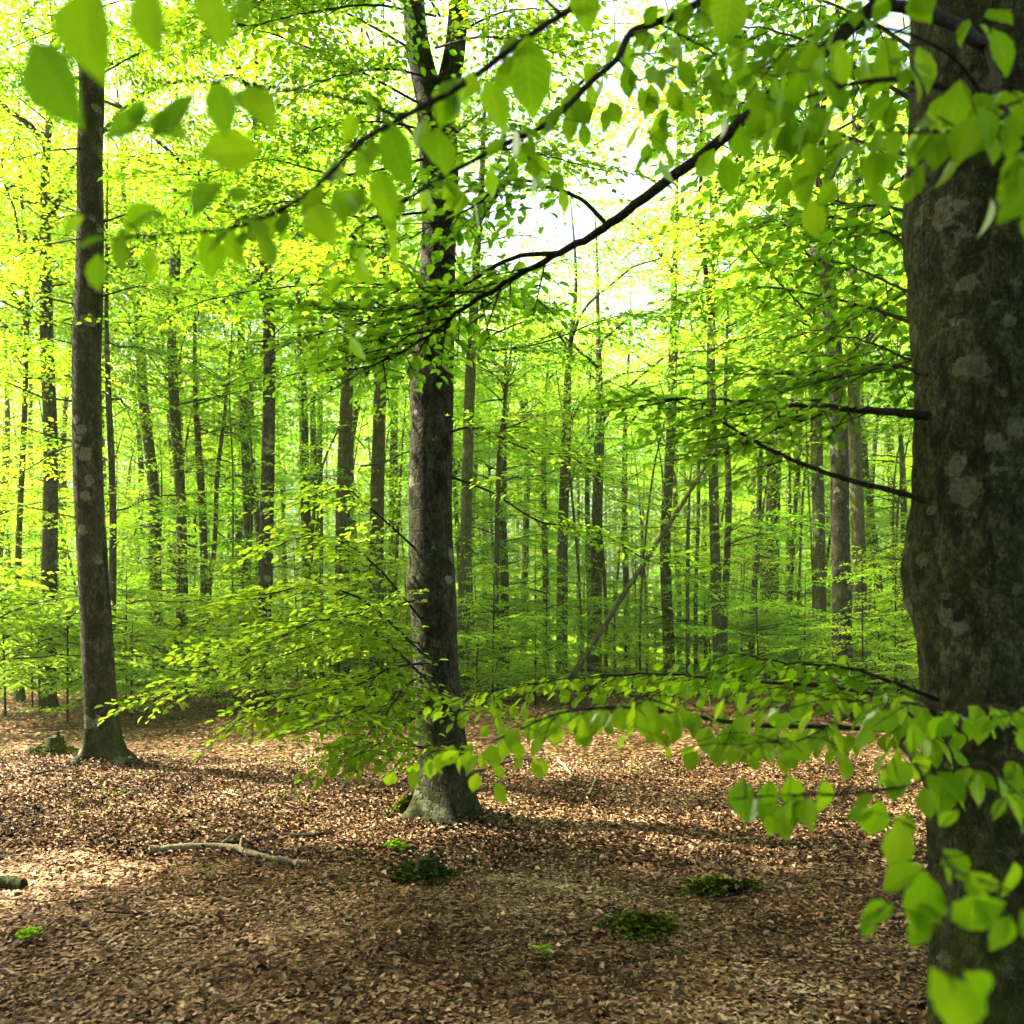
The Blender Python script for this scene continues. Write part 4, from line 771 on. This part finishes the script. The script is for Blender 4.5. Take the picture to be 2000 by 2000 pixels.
# ---- unseen beeches added left of and behind the view: their crowns shade the foreground
L1 = ('unseen beech added left of the frame, its crown shading the foreground litter', 'unseen beeches added left of the frame')
L2 = ('unseen beech added behind the viewer, its crown darkening the foreground', 'unseen beeches added behind the viewer')
for x, y, h, lg in ((-11.0, 4.3, 19, L1), (-8.6, 2.7, 19, L1), (-12.6, 2.9, 20, L1), (-5.4, 2.2, 18, L1), (-14.5, 4.6, 20, L1), (-7.2, 3.7, 18, L1), (-9.5, 1.6, 19, L1), (-14.0, 1.4, 19, L1), (-6.0, .4, 18, L1), (-10.5, -1.2, 19, L1), (-3.6, .2, 18, L1), (-12.5, .2, 19, L1), (-15, -1.4, 19, L1), (-7.6, -1.6, 19, L1),
                    (.8, -4.5, 19, L2), (4.6, -2.0, 18, L2), (7.4, 2.2, 19, L2), (-2.5, -7, 19, L2), (3.5, -8.5, 18, L2), (9.0, -4, 19, L2)):
    t = thing('beech_tree', lg[0], 'tree', (x, y, float(gz(x, y))), lg[1])
    mb = MB(); q = smooth_path([(0, 0, -.3), (.1, 0, 4), (0, .1, 9), (-.1, 0, 14), (0, 0, h)], 60); tube(mb, q, np.linspace(.2, .03, 60), 16, 0, rfun=trunk_rfun(0, .5, 4, int(x * 7) % 99, .03)); mb.build('trunk', M_BARK, t)
    c = link('crown', crowns('shade')[int(abs(x * 3)) % 2] if x < 0 else crowns('high')[int(abs(x * 3)) % 3], t); c.rotation_euler.z = x; c.scale = (h / 19,) * 3

# ---- far-off wood and low green cover, each one mass
def far_wood():
    rng = np.random.default_rng(31); mb = MB()
    for i in range(260):
        d = rng.uniform(62, 100); x = rng.uniform(-.72, .72) * d; g = float(gz(x, d)); h = rng.uniform(24, 31)
        tube(mb, np.array(((x, d, g - .5), (x + rng.normal(0, .3), d, g + h * .5), (x + rng.normal(0, .6), d, g + h))), (rng.uniform(.1, .22), .1, .03), 5, 0, cap=False)
        n = 2300; zz = g + h * rng.beta(1.6, 1.3, n) ** 1.0 * 1.02 + .3; layer = np.round(zz / .7) * .7 + rng.normal(0, .1, n)
        rr = np.sqrt(rng.random(n)) * 3.8; aa = rng.uniform(0, 6.28, n)
        P = np.stack((x + rr * np.cos(aa), d + rr * np.sin(aa), layer), -1); a = rng.uniform(0, 6.28, n)
        leaves(mb, P, np.stack((np.cos(a), np.sin(a), -rng.uniform(0, .5, n)), -1), np.stack((rng.normal(0, .4, n), rng.normal(0, .4, n), np.ones(n)), -1), rng.uniform(.20, .36, n), np.clip(rng.normal(.5, .2, n) + rng.normal(0, .12), 0, 1), 1)
    tag(mb.build('distant_woods', [M_FAR, M_YOUNG]), kind='stuff')
far_wood()
def cover():
    rng = np.random.default_rng(32); mb = MB(); n = 110000
    d = np.sqrt(rng.uniform(19 ** 2, 64 ** 2, n)); x = rng.uniform(-.7, .7, n) * d
    dens = np.sin(x * .5 + 1) * np.sin(d * .4) + .5 * np.sin(x * 1.3 - d * .8); k = dens + (d - 24) * .05 > rng.uniform(-.4, .9, n); x, d = x[k], d[k]; n = len(x)
    z = gz(x, d) + rng.gamma(2, .2, n); a = rng.uniform(0, 6.28, n)
    leaves(mb, np.stack((x, d, z), -1), np.stack((np.cos(a), np.sin(a), rng.normal(0, .3, n)), -1), np.stack((rng.normal(0, .45, n), rng.normal(0, .45, n), np.ones(n)), -1), rng.uniform(.10, .19, n), np.clip(rng.normal(.5, .2, n), 0, 1))
    n = 60000; d = np.sqrt(rng.uniform(3.4 ** 2, 19 ** 2, n)); x = rng.uniform(-.72, .72, n) * d         # sparse sprouts on the litter
    q = np.sin(x * 2.3 + 1.5 * np.sin(d * 1.1)) * np.sin(d * 1.9 + x) + .6 * np.sin(x * 6.1 + d * 2) * np.sin(d * 5.3 - x * 3); kk = q + rng.normal(0, .28, n) > 1.22; x, d = x[kk], d[kk]; n = len(x)
    a = rng.uniform(0, 6.28, n)
    leaves(mb, np.stack((x, d, gz(x, d) + rng.uniform(.01, .06, n)), -1), np.stack((np.cos(a), np.sin(a), rng.uniform(0, .7, n)), -1), np.stack((rng.normal(0, .4, n), rng.normal(0, .4, n), np.ones(n)), -1), rng.uniform(.014, .034, n), np.clip(rng.normal(.2, .2, n), 0, 1), 1)
    tag(mb.build('ground_cover', [M_YOUNG, M_LEAF]), kind='stuff')
cover()

# thin air between the far trunks
def haze():
    m, t, out = mat('haze_air'); v = nd(t, 'ShaderNodeVolumePrincipled'); v.inputs['Color'].default_value = (.85, 1.0, .55, 1); v.inputs['Density'].default_value = .0008; v.inputs['Anisotropy'].default_value = .2
    t.links.new(v.outputs[0], out.inputs['Volume'])
    mb = MB(); X = np.array([(x, y, z) for x in (-120, 120) for y in (-16, 125) for z in (-1.5, 36)], float)
    mb.add(X, [(0, 1, 3, 2), (4, 6, 7, 5), (0, 4, 5, 1), (2, 3, 7, 6), (0, 2, 6, 4), (1, 5, 7, 3)]); tag(mb.build('haze', m, smooth=False), kind='stuff')
haze()

# ================================================================== small things on the litter
def stick(name, label, cat, pts, r0, r1, m, side=(), sides=10, lift=.5, seed=1):
    P = np.array([at(x, y, 1.0) for x, y in pts]); out = []
    for x, y in pts:
        d = EYE * F / (y - HZ); X = (x - 1000) / F * d
        for _ in range(4): d = (EYE - float(gz(X, d))) * F / (y - HZ); X = (x - 1000) / F * d
        out.append((X, d, float(gz(X, d)) + r0 * lift + .02))
    o = np.array(out[0]); q = smooth_path(out, 8 * len(out)); rg = np.random.default_rng(seed); q[:, 2] += np.cumsum(rg.normal(0, .004, len(q)))
    mb = MB(); tube(mb, q - o, np.linspace(r0, r1, len(q)), sides, 0, rfun=trunk_rfun(-50, 0, 3, seed, .09))
    for u, dx, dy, dz, ln in side:
        k = int(u * (len(q) - 1)); e = q[k] + np.array((dx, dy, dz)) * ln; tube(mb, smooth_path([q[k], (q[k] + e) / 2 + (0, 0, .02), e], 8) - o, np.linspace(r1 * .8, r1 * .25, 8), 6, 0)
    ob = mb.build(name, m); ob.location = [float(c) for c in o]; return tag(ob, label, cat)
stick('fallen_branch', 'long pale fallen branch lying on the litter in the left foreground', 'branch', [(292, 1668), (360, 1664), (430, 1662), (470, 1668), (520, 1684), (600, 1696)], .032, .018, M_DEAD, ((.4, .3, .9, .1, .35), (.6, -.2, .8, .15, .3)), seed=2)
stick('fallen_branch', 'dark broken branch just behind the long pale branch', 'branch', [(440, 1655), (500, 1648), (545, 1636), (600, 1640), (655, 1634)], .022, .012, M_TWIG, ((.5, -.5, .5, .3, .25),), seed=3)
stick('fallen_branch', 'dark log end poking in at the left edge of the litter', 'log', [(-60, 1738), (0, 1736), (46, 1738)], .045, .04, M_OLD, seed=4)
stick('fallen_log', 'brown log lying on the open litter in the distance, right of the slim bent beech', 'log', [(1370, 1357), (1440, 1366), (1515, 1374)], .085, .07, M_BARK, ((.3, .2, -.2, .9, .4),), seed=5)
stick('fallen_branch', 'short pale stick tilted on the litter right of the centre beech', 'branch', [(1090, 1492), (1105, 1510), (1118, 1532)], .02, .014, M_DEAD, lift=1.5, seed=6)
stick('fallen_branch', 'thin dark stick just right of the foot of the centre beech', 'branch', [(930, 1512), (1000, 1490), (1075, 1484), (1150, 1476)], .02, .010, M_TWIG, ((.6, .3, .4, .5, .3),), seed=7)
stick('fallen_branch', 'thin dark branch left of the foot of the dark mossy beech', 'branch', [(10, 1525), (60, 1518), (110, 1508)], .025, .012, M_TWIG, ((.5, .3, .3, .4, .4),), seed=8)
stick('fallen_branch', 'thin pale twig on the sunlit litter before the dark mossy beech', 'branch', [(385, 1558), (430, 1553), (470, 1562)], .012, .006, M_DEAD, seed=9)
stick('fallen_branch', 'slender pale sticks standing out of the litter below the low right shoots', 'branch', [(1150, 1555), (1165, 1520), (1172, 1490)], .012, .008, M_DEAD, ((.5, .2, -.3, .9, .25), (.3, -.3, -.2, .8, .2)), seed=10)

def stump(label, px, py, r, h, seed):
    d = EYE * F / (py - HZ); x = (px - 1000) / F * d; g = float(gz(x, d)); rg = np.random.default_rng(seed)
    t = thing('stump', label, 'stump', (x, d, g)); n = 14; P = np.stack((.03 * np.sin(np.linspace(0, 2, n)), np.zeros(n), np.linspace(-.1, h, n)), -1)
    ph = rg.uniform(0, 6, 3)
    def rf(r_, th, P_):
        z = np.maximum(P_[:, 2:3], 0); return r_ * (1 + .9 * np.exp(-z / .07) * (.6 + .4 * np.cos(4 * th + ph[0])) + .12 * np.sin(5 * th + 9 * z + ph[1]) + .1 * np.sin(11 * th + ph[2]))
    mb = MB(); V = MB(); tube(mb, P, np.linspace(r * 1.1, r * .8, n), 22, 0, rfun=rf)
    tube(mb, np.array(((r * .5, 0, h * .6), (r * .6, .01, h * 1.0), (r * .62, .0, h * 1.35))), (r * .35, r * .28, r * .08), 8, 0)
    mb.build('stump_wood', M_OLD, t)
    m2 = MB(); n = 420; a = rg.uniform(0, 6.28, n); rr = r * rg.uniform(.9, 2.6, n); zz = np.maximum(0, h * .75 * (1 - (rr - r * .9) / (r * 1.7))) * rg.uniform(.2, 1, n)
    leaves(m2, np.stack((rr * np.cos(a), rr * np.sin(a), zz), -1), np.stack((np.cos(a), np.sin(a), rg.uniform(-.3, 1.0, n)), -1), np.stack((rg.normal(0, .5, n), rg.normal(0, .5, n), np.ones(n)), -1), rg.uniform(.03, .07, n), rg.uniform(0, 1, n), 0, .4)
    m2.build('moss', M_MOSS, t)
stump('small rotten mossy stump on the litter below the centre beech', 828, 1692, .085, .16, 1)
stump('low dark stump left of the dark mossy beech', 103, 1478, .11, .22, 2)

def moss_patch(name, label, cat, px, py, rx, ry, n, seed, m, ln=(.03, .06), up=.06):
    d = EYE * F / (py - HZ); x = (px - 1000) / F * d; rg = np.random.default_rng(seed); mb = MB()
    u = np.minimum(abs(rg.normal(0, .5, n)), 1.05); a = rg.uniform(0, 6.28, n); rag = 1 + .35 * np.sin(3 * a + seed) + .2 * np.sin(7 * a)
    X = rx * u * rag * np.cos(a); Y = ry * u * rag * np.sin(a); Z = gz(x + X, d + Y) - float(gz(x, d)) + .02 + up * rg.random(n) * (1 - u * .6)
    b = rg.uniform(0, 6.28, n)
    leaves(mb, np.stack((X, Y, Z), -1), np.stack((np.cos(b), np.sin(b), rg.uniform(-.2, .7, n)), -1), np.stack((rg.normal(0, .5, n), rg.normal(0, .5, n), np.ones(n)), -1), rg.uniform(*ln, n), rg.uniform(.1, .8, n), 0, .55)
    ob = mb.build(name, m); ob.location = (x, d, float(gz(x, d))); return tag(ob, label, cat)
moss_patch('moss_cushion', 'dark green cushion of moss on the shaded litter at lower right', 'moss', 1255, 1795, .22, .17, 900, 1, M_MOSS, up=.10)
moss_patch('moss_cushion', 'thin moss patch above the dark green cushion', 'moss', 1400, 1725, .24, .13, 900, 2, M_MOSS)
moss_patch('moss_cushion', 'yellowish moss bank hugging the left foot of the centre beech', 'moss', 800, 1578, .20, .13, 900, 3, M_MOSS, up=.16)
moss_patch('seedling', 'tiny green seedling on the dark litter at the bottom', 'plant', 1068, 1845, .06, .05, 26, 4, M_YOUNG, (.03, .05), .05)
moss_patch('seedling', 'small dull green plant on the dark litter at far left', 'plant', 55, 1855, .09, .06, 34, 5, M_LEAF, (.03, .06), .05)
moss_patch('seedling', 'small green plants left of the rotten mossy stump', 'plant', 775, 1650, .085, .065, 220, 6, M_YOUNG, (.03, .05), .08)
